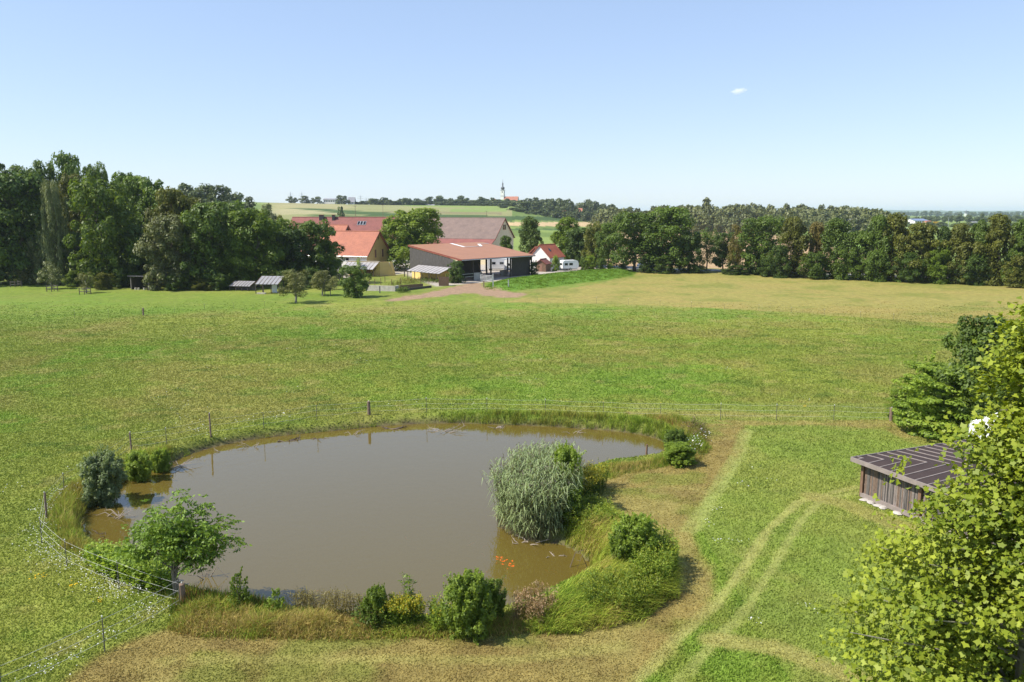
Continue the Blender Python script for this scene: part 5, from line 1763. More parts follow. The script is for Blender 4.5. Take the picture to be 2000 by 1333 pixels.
# guard of the middle orchard tree
for u, v, lb in ((640, 578, 'wooden guard below the middle garden fruit tree'), (692, 582, 'short wooden guard at the foot of the dense fruit tree')):
    p = G(u, v)
    o = thing('tree_guard', lb, 'tree guard', (p.x, p.y, hz(p.x, p.y)), 0.2)
    c = [(-0.5, -0.4), (0.5, -0.4), (0.5, 0.5), (-0.5, 0.5)]
    for x, y in c:
        part('post', MB().box((x, y, 0.7), (0.11, 0.11, 1.6)), M_oldwood, o)
    for i in range(4):
        part('rail', MB().beam((*c[i], 0.9), (*c[(i + 1) % 4], 0.9), 0.05, 0.12), M_oldwood, o)

# garden: retaining walls, bed fence, compost box, perch post, trailer, gate
def wallrun(name, label, pts, h, t, mat, cat='wall', cap=None):
    o = thing(name, label, cat, (pts[0].x, pts[0].y, hz(pts[0].x, pts[0].y)))
    for i in range(len(pts) - 1):
        a, b = pts[i] - pts[0], pts[i + 1] - pts[0]
        d = b - a
        M = Matrix.Rotation(math.atan2(d.y, d.x), 3, 'Z')
        part('wall_section', MB().box((a + b) / 2 + Vector((0, 0, h / 2 - 0.1)), (d.length, t, h + 0.2), M), mat, o)
    return o


wallrun('retaining_wall', 'pale concrete garden wall right of the dense fruit tree', [G(716, 568), G(772, 569.5), G(778, 568)], 1.05, 0.25, M_concrete)
wallrun('bed_edging', 'dark plank edging of the raised vegetable bed', [G(780, 565), G(826, 561)], 0.7, 0.1, M_brownwood, 'edging')
wallrun('low_wall', 'low stone edge between vegetable garden and meadow', [G(778, 570), G(842, 562)], 0.45, 0.25, M_darkwood)
p = G(857, 559)
cb = thing('compost_box', 'dark slatted compost box by the dirt track', 'box', (p.x, p.y, hz(p.x, p.y)), 0.08)
for i in range(6):
    for y in (0, 1.4):
        part('slat', MB().box((1.05, y, 0.15 + i * 0.3), (2.1, 0.05, 0.26)), M_brownwood, cb)
    for x in (0.03, 2.07):
        part('slat', MB().box((x, 0.7, 0.15 + i * 0.3), (0.05, 1.36, 0.26)), M_brownwood, cb)
gf = thing('bed_fence', 'thin stakes fencing the vegetable bed', 'fence', (G(745, 556).x, G(745, 556).y, 0))
for i, (u, v, vt) in enumerate([(722, 556, 540), (732, 557, 545), (744, 557, 543), (752, 552, 540), (765, 557, 546), (783, 557, 543), (803, 554, 541), (822, 556, 541), (838, 556, 540), (843, 549, 535), (826, 547, 536), (858, 549, 533)]):
    p = G(u, v)
    hh = AT(u, vt, p.y).z
    part('stake', MB().box((p.x - gf.location.x, p.y - gf.location.y, hh / 2 - 0.05), (0.1, 0.1, hh + 0.1)), M_brownwood, gf)
bedp = Gs([(750, 558), (790, 548), (845, 545), (845, 550), (790, 559)])
stems('vegetables', 'leafy vegetable bed behind the dark plank edging', bedp, 260, 0.4, 0.8, L_olive, L_gold, leafl=0.3, nl=8, plume=0)
stems('weeds', 'dark weeds growing at the corner of the garden wall', Gs([(775, 573), (780, 569), (798, 568), (800, 572)]), 60, 0.6, 1.0, L_mid, L_gold, leafl=0.35, nl=10, plume=0)
stems('potted_herbs', 'green plants under the lean-to roof beside the barn', Gs([(818, 549), (835, 547), (875, 551), (872, 555), (820, 553)]), 110, 0.5, 0.9, L_mid, L_gold, leafl=0.3, nl=8, plume=0)
stems('rose_bush', 'green climbing plant against the white house wall', Gs([(695, 541), (700, 539), (706, 540), (700, 542)]), 30, 3.6, 4.6, L_lush, L_gold, leafl=0.4, nl=22, plume=0)
p = G(790, 541)
o = thing('bird_perch', 'dark wooden perch with crossbar in the farmyard', 'post', (p.x, p.y, hz(p.x, p.y)))
part('post', MB().box((0, 0, 1.0), (0.2, 0.2, 2.1)), M_darkwood, o)
part('crossbar', MB().box((0, 0, 1.3), (2.2, 0.3, 0.18)), M_darkwood, o)
part('cap', MB().lathe([(0.3, 0), (0.26, 0.12), (0.05, 0.3)], 8, (0, 0, 2.06)), M_darkwood, o)
p = G(757, 536)
o = thing('horse_trailer', 'grey horse trailer parked by the ochre gable', 'trailer', (p.x, p.y, hz(p.x, p.y)), 0.5)
pr = [(0, 0.5), (0, 2.4), (0.25, 2.65), (1.3, 2.65), (1.6, 2.45), (1.75, 1.5), (1.7, 0.5)]
part('body', MB().prism([Vector((x, 0, z)) for x, z in pr], (0, 3.2, 0)), surf('grey_alu', (0.42, 0.43, 0.46), 0.4, 0.2, 1.5, metal=0.3), o)
part('tarpaulin_roof', MB().prism([Vector((-0.03, 0.1, 2.2)), Vector((0.2, 0.1, 2.7)), Vector((1.35, 0.1, 2.7)), Vector((1.7, 0.1, 2.4))], (0, 3.0, 0)), M_whitepaint, o)
for y in (1.1, 1.9):
    part('wheel', MB().tube([(-0.12, y, 0.33), (0.06, y, 0.33)], 0.33, 12), M_rubber, o)
part('rear_ramp', MB().box((0.85, -0.04, 1.3), (1.5, 0.05, 1.5)), M_greyplastic, o)
p = G(806, 541)
o = thing('flatbed_trailer', 'white covered trailer behind the lean-to roof', 'trailer', (p.x, p.y, hz(p.x, p.y)), 0.25)
part('bed', MB().box((1.6, 1, 0.75), (3.2, 1.9, 0.4)), M_whitepaint, o)
part('canopy', MB().box((1.6, 1, 2.55), (3.3, 2.0, 0.5)), M_whitepaint, o)
for x in (0.1, 3.1):
    for y in (0.1, 1.9):
        part('post', MB().box((x, y, 1.6), (0.1, 0.1, 1.5)), M_whitepaint, o)
part('boards', MB().box((1.6, 1, 1.2), (2.8, 1.7, 0.5)), M_brownwood, o)
for x in (0.8, 2.4):
    part('wheel', MB().tube([(x, -0.05, 0.3), (x, 0.12, 0.3)], 0.3, 12), M_rubber, o)
# steel field gate and posts
a, b2 = G(938, 550), G(961, 552)
gt = thing('field_gate', 'open steel field gate before the open barn', 'gate', (a.x, a.y, hz(a.x, a.y)), math.atan2(b2.y - a.y, b2.x - a.x))
gl_ = (b2 - a).length
for k in range(5):
    part('rail', MB().tube([(0, 0, 0.35 + k * 0.28), (gl_, 0, 0.35 + k * 0.28)], 0.05, 6), M_metal, gt)
for x in (0, gl_ / 2, gl_):
    part('upright', MB().tube([(x, 0.06, 0.15), (x, 0.06, 1.55)], 0.06, 6), M_metal, gt)
for u, v, vt, mt, lb in ((963, 564, 539, M_metal, 'tall grey post at the free end of the steel gate'), (945, 561, 549, M_postwood, 'short brown post left of the bright green slope'), (993, 566, 553, M_metal, 'grey marker post at the foot of the green slope'),
                         (742, 573, 560, M_oldwood, 'pale wooden post before the concrete garden wall'), (1236, 530, 521, M_darkwood, 'short dark post at the tip of the green slope'), (663, 549, 535, M_oldwood, 'pale leaning post beside the greenhouse')):
    p = G(u, v)
    hh = AT(u, vt, p.y).z
    o = thing('marker_post', lb, 'post', (p.x, p.y, hz(p.x, p.y) - 0.1))
    part('shaft', MB().box((0, 0, hh / 2), (0.2, 0.2, hh + 0.1)), mt, o)
    part('cap', MB().box((0, 0, hh + 0.1), (0.26, 0.26, 0.1)), M_metal if mt is M_metal else mt, o)
# car on the road
p = G(1247, 524)
o = thing('passing_car', 'light silver car on the road behind the tree row', 'car', (p.x, p.y, 0.02), 0.12)
pr = [(0, 0.35), (0, 0.85), (0.2, 0.95), (0.9, 1.4), (2.6, 1.42), (3.3, 0.98), (4.3, 0.8), (4.4, 0.35)]
part('body', MB().prism([Vector((x, 0, z)) for x, z in pr], (0, 1.75, 0)), M_whitepaint, o)
for y in (-0.01, 1.76):
    part('side_window', MB().prism([Vector((0.6, y, 0.95)), Vector((1.0, y, 1.32)), Vector((2.5, y, 1.34)), Vector((3.05, y, 0.97))], (0, 0.01, 0)), M_glass, o)
for x in (0.85, 3.45):
    for y in (-0.03, 1.6):
        w_ = part('wheel', MB().tube([(x, y, 0.32), (x, y + 0.18, 0.32)], 0.32, 14), M_rubber, o)
        part('rim', MB().tube([(x, y - 0.01, 0.32), (x, y + 0.02, 0.32)], 0.18, 10), M_metal, w_)
part('windscreen', MB().poly([Vector((2.66, 0.12, 1.38)), Vector((3.3, 0.12, 1.0)), Vector((3.3, 1.63, 1.0)), Vector((2.66, 1.63, 1.38))]), M_glass, o)

# --- slatted shed at the right
E0, E1 = G(1664, 897, 2.05), G(1830, 958, 2.05)      # ends of the long eave as surveyed
dv = (E1 - E0).normalized()
C0 = E0 + (dv + Vector((-dv.y, dv.x, 0))) * 0.42
SL = 11.5
sang = math.atan2(dv.y, dv.x)
SW, SH = 8.0, 2.05
sh = thing('slatted_shed', 'grey slatted timber shed with dark felt roof and pale battens', 'shed', (C0.x, C0.y, 0), sang)
part('sill_beam', MB().box((SL / 2, 0, 0.17), (SL, 0.22, 0.22)), M_batten, sh)
i = 0
x = 0.16
while x < SL - 0.1:
    if abs((x % 3.6) - 0.0) > 0.14:
        part('slat', MB().box((x, 0.02 + rng.uniform(-0.008, 0.008), 0.28 + (SH - 0.28) / 2), (0.054, 0.03, SH - 0.28)), (M_oldwood, M_batten, M_barnwood, M_postwood)[int(rng.integers(4))], sh)
    x += 0.070 + rng.uniform(-0.006, 0.006)
y = 0.2
while y < SW:
    part('slat', MB().box((0.0, y, 0.28 + (SH - 0.28) / 2), (0.03, 0.06, SH - 0.28)), M_oldwood, sh)
    y += 0.085
for z in (0.75, 1.45):
    part('cross_rail', MB().box((SL / 2, 0.06, z), (SL, 0.05, 0.07)), M_batten, sh)
for k in range(5):
    px_ = min(k * 3.6, SL)
    part('post', MB().box((px_, 0.0, SH / 2), (0.17, 0.17, SH + 0.1)), M_brownwood, sh)
    part('back_post', MB().box((px_, SW, SH / 2 + 0.2), (0.17, 0.17, SH + 0.5)), M_brownwood, sh)
part('dark_backing', MB().box((SL / 2, 0.13, 1.15), (SL - 0.3, 0.02, 1.7)), M_darkwood, sh)  # added dark sheet, stands in for the shade between the slats
part('back_wall', MB().box((SL / 2, SW, 1.3), (SL, 0.05, 2.3)), M_darkwood, sh)
part('floor_slab', MB().box((SL / 2, SW / 2, 0.04), (SL - 0.2, SW - 0.2, 0.1)), M_darkwood, sh)
ov = 0.42
# hipped shallow roof: front plane and end plane meet on a hip
zt = SH + 0.32
e0, e1, e2, e3 = Vector((-ov, -ov, SH)), Vector((SL + ov, -ov, SH)), Vector((SL + ov, SW + ov, SH)), Vector((-ov, SW + ov, SH))
rg0, rg1 = Vector((4.0, SW / 2, zt)), Vector((SL + ov, SW / 2, zt))
part('roof_front', MB().prism([e0, e1, rg1, rg0], (0, 0, 0.07)), M_felt, sh)
part('roof_end', MB().prism([e3, e0, rg0], (0, 0, 0.07)), M_felt, sh)
part('roof_back', MB().prism([e2, e3, rg0, rg1], (0, 0, 0.07)), M_felt, sh)
part('front_fascia', MB().box((SL / 2, -ov - 0.03, SH + 0.0), (SL + 2 * ov + 0.1, 0.05, 0.24)), M_batten, sh)
part('end_fascia', MB().box((-ov - 0.03, SW / 2, SH + 0.0), (0.05, SW + 2 * ov, 0.24)), M_batten, sh)
# battens up the front plane and up the end plane
nb = 20
for k in range(nb):
    x = -ov + 0.35 + k * 0.72
    if x > SL:
        break
    f = 1.0 if x > 4.0 else (x + ov) / (4.0 + ov)
    a = Vector((x, -ov, SH + 0.085))
    run = (SW / 2 + ov) * f
    b = Vector((x, -ov + run, SH + 0.085 + (zt - SH) * f))
    part('batten', MB().beam(a, b, 0.055, 0.03), M_batten, sh)
for k in range(13):
    y = -ov + 0.4 + k * 0.70
    f = 1 - abs(y - SW / 2) / (SW / 2 + ov)
    if f < 0.04:
        continue
    part('batten', MB().beam(Vector((-ov, y, SH + 0.085)), Vector((-ov + (4.0 + ov) * f, y, SH + 0.085 + (zt - SH) * f)), 0.055, 0.03), M_batten, sh)
for k, (du, dvv) in enumerate([(1688, 978), (1700, 983), (1715, 990), (1725, 994), (1752, 1005)]):
    p = G(du, dvv)
    st = MB().lathe([(0.02, 0), (0.2, 0.02), (0.24, 0.07), (0.16, 0.13), (0.02, 0.15)], 7)
    tag(part('field_stone', st, M_concrete, None, loc=(p.x, p.y, -0.02), rz=k * 1.3), 'flat pale stone lying along the foot of the slatted wall', 'stone', 'stones along the shed wall').scale = (1.2, 0.8, 0.8 + 0.1 * k)

# white garden tent half hidden behind the plane tree
p = G(1962, 893)
o = thing('garden_tent', 'white garden tent mostly hidden behind the plane tree', 'tent', (p.x, p.y, 0), 0.5)
hw = 1.5
for sx in (-1, 1):
    for sy in (-1, 1):
        part('pole', MB().tube([(sx * hw, sy * hw, 0), (sx * hw, sy * hw, 2.1)], 0.03, 6), M_metal, o)
part('canopy', MB().poly([(-hw, -hw, 2.1), (hw, -hw, 2.1), (0, 0, 3.1)]).poly([(hw, -hw, 2.1), (hw, hw, 2.1), (0, 0, 3.1)]).poly([(hw, hw, 2.1), (-hw, hw, 2.1), (0, 0, 3.1)]).poly([(-hw, hw, 2.1), (-hw, -hw, 2.1), (0, 0, 3.1)]), M_whitepaint, o)
for a, b in (((-hw, -hw), (hw, -hw)), ((-hw, -hw), (-hw, hw))):
    a3, b3 = Vector((*a, 0.05)), Vector((*b, 0.05))
    part('side_curtain', MB().prism([a3, b3, b3 + Vector((0, 0, 2.04)), a3 + Vector((0, 0, 2.04))], Vector((0.02, 0.02, 0))), M_whitepaint, o)
# small garden lamp
p = G(1817, 857)
o = thing('garden_tap', 'small green standpipe with white tag at the foot of the yew', 'tap', (p.x, p.y, hz(p.x, p.y)))
M_teal = surf('teal_paint', (0.02, 0.30, 0.24), 0.5, 0.1, 5)
part('pipe', MB().tube([(0, 0, -0.05), (0, 0, 0.34)], 0.09, 8), M_teal, o)
part('neck', MB().tube([(0, 0, 0.34), (0, 0, 0.52)], 0.05, 8), M_darkmetal, o)
part('tag', MB().box((0.03, 0, 0.68), (0.12, 0.02, 0.26), Matrix.Rotation(0.5, 3, 'Y')), M_whitepaint, o)

# ------------------------------------------------------------------ fences
def fence(name, label, posts, wires, rope_r, cat='fence', capm=None, rope=None):
    """posts: (u, v foot, v top, kind); wires: heights as shares of the post"""
    p0 = G(posts[0][0], posts[0][1])
    o = thing(name, label, cat, (p0.x, p0.y, 0))
    tops = []
    for u, v, vt, kind in posts:
        p = G(u, v)
        z0 = hz(p.x, p.y)
        hh = max(0.5, AT(u, vt, p.y).z - z0)
        q = p - p0
        r = {'w': 0.12, 'm': 0.055, 's': 0.022, 't': 0.018}[kind]
        if kind in 'wm':
            lx, ly = random.uniform(-0.05, 0.05), random.uniform(-0.03, 0.03)
            po = part('wooden_post', MB().tube([(q.x, q.y, z0 - 0.2), (q.x + lx * 0.6, q.y + ly * 0.6, z0 + hh * 0.6), (q.x + lx, q.y + ly, z0 + hh - 0.03), (q.x + lx, q.y + ly, z0 + hh)], [r, r * 0.97, r * 0.95, r * 0.75], 10), M_postwood, o)
        else:
            po = part('stake', MB().tube([(q.x, q.y, z0 - 0.15), (q.x, q.y, z0 + hh)], [r, r * 0.8], 6), M_greypost, o)
        cm = capm or (M_yellowcap if random.random() < 0.3 else M_rope)
        part('insulator', MB().lathe([(0.01, 0), (0.028, 0.01), (0.03, 0.05), (0.012, 0.07)], 6, (q.x, q.y, z0 + hh)), cm, po)
        tops.append((q, z0, hh))
    for k, w in enumerate(wires):
        pts = []
        for i, (q, z0, hh) in enumerate(tops):
            pts.append(Vector((q.x, q.y - 0.03, z0 + w * min(hh, 1.25))))
            if i + 1 < len(tops):
                q2, z2, h2 = tops[i + 1]
                for f in (0.25, 0.5, 0.75):
                    m_ = q.lerp(q2, f)
                    sag = 0.05 * 4 * f * (1 - f)
                    pts.append(Vector((m_.x, m_.y - 0.03, (z0 + w * min(hh, 1.25)) * (1 - f) + (z2 + w * min(h2, 1.25)) * f - sag)))
        part('wire', MB().tube(pts, rope_r, 4), rope or M_rope, o)
    return o


fence('electric_fence', 'white rope fence in the lower left corner', [(-150, 1430, 1350, 's'), (5, 1366, 1300, 's'), (205, 1274, 1206, 's'), (352, 1192, 1128, 's')], (0.34, 0.66, 0.98), 0.0055)
fence('electric_fence', 'white rope fence round the left and far side of the pond',
      [(358, 1187, 1140, 'w'), (233, 1152, 1097, 's'), (131, 1107, 1056, 's'), (82, 1061, 1013, 's'), (91, 1012, 963, 'm'), (126, 962, 926, 's'), (208, 918, 881, 's'), (257, 883, 845, 'm'), (326, 872, 837, 's'),
       (412, 853, 808, 'm'), (515, 836, 805, 's'), (619, 821, 791, 's'), (721, 811, 784, 'w'), (833, 806, 778, 's'), (951, 805, 779, 's'), (1065, 807, 781, 's'), (1178, 812, 785, 's'), (1290, 816, 788, 's'),
       (1407, 819, 789, 's'), (1516, 821, 791, 's'), (1628, 822, 792, 's'), (1740, 824, 797, 'w')], (0.3, 0.65, 0.98), 0.0038)
fence('wire_fence', 'thin wire fence along the edge of the hay field',
      [(u, v, v - 12, 't') for u, v in ((985, 592), (1050, 590), (1100, 591), (1165, 593), (1227, 596), (1289, 599), (1350, 602), (1415, 605), (1482, 608), (1545, 613), (1610, 617), (1680, 621), (1745, 626), (1818, 631), (1890, 636))], (0.5, 0.95), 0.0025, rope=M_greypost)
fence('wire_fence', 'thin wire fence across the far left meadow',
      [(-40, 622, 610, 't'), (73, 620, 608, 't'), (146, 623, 607, 't'), (212, 621, 606, 't'), (280, 617, 602, 'w'), (341, 611, 599, 't'), (400, 607, 595, 't'), (457, 604, 591, 't'), (517, 600, 588, 't')], (0.5, 0.95), 0.0025, rope=M_greypost)
o = tag(part('warning_sign', MB().box((0, 0, 0), (0.22, 0.012, 0.14)), M_yellowcap, None), 'small yellow warning plate hanging on the far pond fence', 'sign')
p = AT(1572, 793, G(1572, 822).y - 0.06)
o.location = p
# stake in the water
p = G(1262, 901, WATER)
o = thing('mooring_stake', 'brown wooden stake standing in the pond near the right shore', 'post', (p.x, p.y, WATER))
part('shaft', MB().tube([(0, 0, -0.5), (0.01, 0, 0.6), (0.03, 0, 1.1)], [0.07, 0.065, 0.055], 8), M_brownwood, o)

# ------------------------------------------------------------------ dead branches in the water
M_dead = surf('bleached_branch', (0.36, 0.30, 0.25), 0.9, 0.3, 5)
M_deadd = surf('wet_branch', (0.14, 0.105, 0.08), 0.8, 0.3, 5)


def snag(u, v, label, n, L, spread, mat, seed, zup=0.25, r=0.022):
    p = G(u, v, WATER)
    g = np.random.default_rng(seed)
    o = thing('dead_branch', label, 'branch', (p.x, p.y, WATER))
    for i in range(n):
        a = g.uniform(-spread, spread) + (0 if g.random() < 0.6 else math.pi)
        l_ = L * g.uniform(0.4, 1.0)
        s = Vector((g.normal(0, L * 0.18), g.normal(0, L * 0.12), -0.08))
        m_ = s + Vector((math.cos(a) * l_ * 0.5, math.sin(a) * l_ * 0.5, zup * g.uniform(0.4, 1.0) * L))
        e = s + Vector((math.cos(a) * l_ + g.normal(0, 0.1), math.sin(a) * l_ + g.normal(0, 0.1), zup * g.uniform(0.0, 1.4) * L))
        mb = MB().tube([s, m_, e], [r, r * 0.8, r * 0.3], 5)
        for _ in range(2):
            f = g.uniform(0.3, 0.9)
            b = m_.lerp(e, f)
            mb.tube([b, b + Vector((g.normal(0, 0.16), g.normal(0, 0.16), g.uniform(0.02, 0.28))) * L * 0.7], [r * 0.5, r * 0.15], 4)
        part('twig', mb, mat, o)
    return o


snag(350, 912, 'tangle of pale branches fallen from the upper left bank', 10, 1.5, 0.7, M_dead, 1, 0.3)
snag(222, 1012, 'bare branches sticking out of the water by the left bank', 8, 1.2, 0.9, M_dead, 2, 0.35)
snag(205, 1045, 'few thin twigs in the shallow water at the left end', 4, 0.7, 1.2, M_deadd, 3, 0.3)
snag(868, 843, 'heap of pale branches at the far shore', 9, 1.7, 0.6, M_dead, 4, 0.2)
snag(765, 838, 'short dark log with twigs near the far shore', 5, 1.2, 0.5, M_deadd, 5, 0.12, r=0.06)
snag(562, 862, 'dark floating log with pale end near the far left shore', 5, 1.1, 0.6, M_deadd, 6, 0.1, r=0.07)
snag(495, 872, 'thin forked twig in the far left water', 4, 0.9, 0.9, M_dead, 7, 0.35)
snag(620, 857, 'little dark stumps in a line near the far shore', 4, 0.6, 0.7, M_deadd, 8, 0.3, r=0.04)
snag(690, 849, 'small branch between the stumps and the dark log', 4, 0.8, 0.9, M_dead, 9, 0.35)
snag(970, 836, 'weathered root lump below the far bank', 7, 0.8, 0.9, M_dead, 10, 0.3, r=0.03)
snag(1120, 846, 'fine twigs in the water below the far right bank', 5, 0.9, 1.0, M_dead, 11, 0.3)
snag(400, 1128, 'dead forked twigs beside the young walnut', 6, 0.8, 0.9, M_dead, 12, 0.8)
snag(1080, 1088, 'thin twig lying before the reeds', 3, 0.7, 0.8, M_dead, 13, 0.15)
snag(1135, 1108, 'bare stick leaning at the corner of the right bank', 2, 1.0, 1.2, M_deadd, 14, 0.9)
snag(1025, 1062, 'broken reed stems at the foot of the reeds', 7, 0.9, 1.2, M_dead, 15, 0.25)
snag(435, 882, 'lone pale twig in the upper left water', 3, 0.8, 0.9, M_dead, 16, 0.3)

# ------------------------------------------------------------------ goldfish just under the surface
M_fish = surf('goldfish_orange', (0.90, 0.13, 0.008), 0.5, 0.2, 6)
fb = MB()
fb.lathe([(0.005, -0.11), (0.028, -0.07), (0.040, -0.01), (0.030, 0.06), (0.010, 0.11)], 8)
fish_body = fb.mesh('body', M_fish, True)
tail = MB().prism([Vector((0, 0, 0.10)), Vector((0.05, 0, 0.17)), Vector((0, 0, 0.15)), Vector((-0.05, 0, 0.17))], (0, 0.008, 0)).mesh('tail', M_fish)
g = np.random.default_rng(9)
for i in range(96):
    if i < 84:
        t = g.uniform(-1, 1)
        c = G(987 + t * 18 + g.normal(0, 3), 1098 + t * 8 + g.normal(0, 3.5), WATER)
        lb, gr = 'orange goldfish in the dense school before the reeds', 'goldfish school'
    else:
        u, v = [(945, 1082), (955, 1115), (805, 1048), (823, 1142), (615, 1157), (1002, 1125), (930, 1060), (1075, 1110)][i % 8]
        c = G(u + g.normal(0, 8), v + g.normal(0, 3), WATER)
        lb, gr = 'faint single goldfish in the open water of the pond', 'stray goldfish'
    o = thing('goldfish', lb, 'fish', (c.x, c.y, WATER - (g.uniform(0.047, 0.080) if i < 84 else g.uniform(0.055, 0.075))), group=gr)
    o.rotation_euler = (math.pi / 2, 0, g.random() * 6.28)
    o.scale = (1.55,) * 3
    link('body', fish_body, o)
    link('tail', tail, o)

# ------------------------------------------------------------------ village, church, pylons far off
def onplace(u, D):
    p = AT(u, 416, D)
    return Vector((p.x, p.y, hz(p.x, p.y)))


M_farwhite = surf('far_white', (0.78, 0.76, 0.72), 0.9, 0.04, 0.2)
M_slate = surf('far_slate', (0.27, 0.27, 0.29), 0.8, 0.1, 0.2)
M_copper = surf('dark_copper', (0.10, 0.10, 0.11), 0.5, 0.2, 0.5)


def far_house(name, label, u, D, vb, wpx, h, ridge, wall, roof, deep=10, ang=0.0, cat='house', nwin=3):
    p = AT(u, vb, D)
    L = wpx / FPX * D
    o = thing(name, label, cat, (p.x, p.y, min(p.z, 1e9)), ang)
    z0 = hz(p.x, p.y) - p.z - 1
    part('wall', MB().prism([Vector((-L / 2, 0, z0)), Vector((-L / 2, deep, z0)), Vector((-L / 2, deep, h)), Vector((-L / 2, deep / 2, ridge)), Vector((-L / 2, 0, h))], (L, 0, 0)), wall, o)
    for s, y0 in ((1, -0.6), (-1, deep + 0.6)):
        zl = h - 0.6 * (ridge - h) / (deep / 2)
        part('roof_slope', MB().prism([Vector((-L / 2 - 0.5, y0, zl)), Vector((-L / 2 - 0.5, deep / 2, ridge + 0.02)), Vector((-L / 2 - 0.5, deep / 2, ridge + 0.35)), Vector((-L / 2 - 0.5, y0, zl + 0.35))], (L + 1, 0, 0)), roof, o)
    for i in range(nwin):
        part('window', MB().box((-L / 2 + (i + 0.5) * L / nwin, -0.04, h * 0.55), (1.4, 0.06, 1.6)), M_glass, o)
    return o


CP_ = AT(982, 397, 1500)
ch = thing('church', 'white church with red nave roof and onion-domed tower on the hill', 'church', (CP_.x, CP_.y, CP_.z), -0.35)
s5 = 1500 / FPX     # metres per photo pixel at the church
tw = 6.2
part('tower', MB().box((0, 0, 8.5), (tw, tw, 30)), M_farwhite, ch)
part('tower_cornice', MB().box((0, 0, 13.0), (tw + 0.7, tw + 0.7, 0.6)), M_slate, ch)
part('tower_cornice', MB().box((0, 0, 23.6), (tw + 0.9, tw + 0.9, 0.8)), M_slate, ch)
for sx, sy in ((0, -1), (1, 0), (-1, 0)):
    part('belfry_window', MB().box((sx * (tw / 2 + 0.02), sy * (tw / 2 + 0.02), 20), (0.1 if sx else 1.6, 0.1 if sy else 1.6, 3)), M_glass, ch)
dome = part('onion_dome', MB().lathe([(2.6, 0), (2.2, 0.8), (3.0, 1.6), (3.7, 3.0), (3.4, 4.3), (2.2, 5.3), (1.1, 6.0)], 16, (0, 0, 24)), M_copper, ch, True)
part('lantern', MB().lathe([(1.1, 0), (1.1, 4.2), (1.5, 4.6), (1.4, 5.6), (0.5, 6.4), (0.45, 9.0), (0.1, 9.6)], 10, (0, 0, 30)), M_copper, ch)
part('cross', MB().box((0, 0, 41.2), (0.25, 0.25, 3.4)).box((0, 0, 41.8), (1.4, 0.24, 0.25)), M_darkmetal, ch)
na = [(0.5, -5.5), (0.5, 5.5)]
L = 27.0
part('nave_wall', MB().prism([Vector((3.3, -5.5, -7)), Vector((3.3, 5.5, -7)), Vector((3.3, 5.5, 3.2)), Vector((3.3, 0, 11.2)), Vector((3.3, -5.5, 3.2))], (L, 0, 0)), M_farwhite, ch)
for s in (-1, 1):
    rs = part('nave_roof', MB().prism([Vector((3.0, s * 6.1, 2.6)), Vector((3.0, 0, 11.3)), Vector((3.0, 0, 11.8)), Vector((3.0, s * 6.1, 3.1))], (L + 0.8, 0, 0)), M_tilenew, ch)
    for k in range(3):
        part('dormer', MB().box((7 + k * 3.5, s * 4.6, 5.2), (1.0, 1.2, 1.2)), M_slate, rs)
for k in range(4):
    part('nave_window', MB().box((7 + k * 6, -5.54, -0.5), (1.4, 0.1, 4.5)), M_glass, ch)

far_house('white_hall', 'long white hall on the ridge', 643, 1085, 397, 22, 4.5, 6, M_farwhite, M_slate, 12, nwin=5)
far_house('dark_roofed_house', 'small white house with dark roof right of the pylon-side tree', 686, 1085, 399, 12, 3, 9, M_farwhite, M_slate, 10, nwin=2)
far_house('stable', 'low hall with red roof at the village edge', 806, 1110, 411, 32, 2.6, 6.0, M_brownwood, M_tilered, 12, nwin=6, cat='hall')
far_house('storage_hall', 'grey gabled hall right of the red-roofed one', 846, 1110, 411.5, 24, 4.0, 8.0, surf('hall_grey', (0.5, 0.49, 0.46), 0.8, 0.05, 0.2), M_slate, 14, nwin=2, cat='hall')
far_house('sports_hall', 'long grey roof among the village trees', 912, 1190, 404, 44, 4.0, 8.0, M_farwhite, M_slate, 16, nwin=6, cat='hall')
far_house('village_house', 'blue-grey roofed house between the village trees', 827, 1150, 403, 10, 4, 8, M_farwhite, M_slate, 9, nwin=2)
far_house('village_house', 'white house peeping from the trees left of the church', 964, 1250, 402, 7, 6, 10, M_farwhite, M_tile, 9, nwin=2)
far_house('village_house', 'red-roofed house in the trees below the church', 1097, 890, 424, 11, 4, 7, M_farwhite, M_tile, 9, -0.4, nwin=2)
far_house('village_house', 'pink roof peeping from the trees at the field edge', 1047, 880, 422, 5, 3, 5, M_white, M_tile, 8, nwin=1)
far_house('village_house', 'orange roof just showing in the woods right of the church', 1134, 905, 420, 6, 4, 7, M_farwhite, M_tilenew, 8, nwin=1)
far_house('farm_roof', 'long orange roof among treetops right of the wooded slope', 1188, 1000, 412.5, 13, 3, 5.5, M_cream, M_tilenew, 10, nwin=3)
far_house('factory', 'factory roof with blue solar panels on the far plain', 1800, 1120, 436, 26, 3, 5.5, M_farwhite, surf('solar', (0.16, 0.19, 0.30), 0.3, 0.1, 0.1), 30, nwin=6, cat='hall')
far_house('farm_roof', 'small orange-roofed building on the plain before the factory', 1814, 900, 441, 10, 3, 5, M_cream, M_tilenew, 8, nwin=2)
far_house('storage_building', 'white box building on the plain at far right', 1905, 900, 442, 8, 4, 4.6, M_farwhite, M_slate, 8, nwin=1, cat='building')
far_house('warehouse', 'orange-roofed warehouse by the right row end', 1962, 880, 448, 12, 3, 5, M_cream, M_tilenew, 9, nwin=2, cat='building')
far_house('kiosk', 'tiny white hut at the edge of the riverside trees', 1664, 640, 441, 4, 4, 5, M_farwhite, M_slate, 4, nwin=1, cat='hut')
p = AT(1828, 441, 880)
o = thing('billboard', 'yellow advertising board on the far plain', 'sign', (p.x, p.y, hz(p.x, p.y)), 0.1)
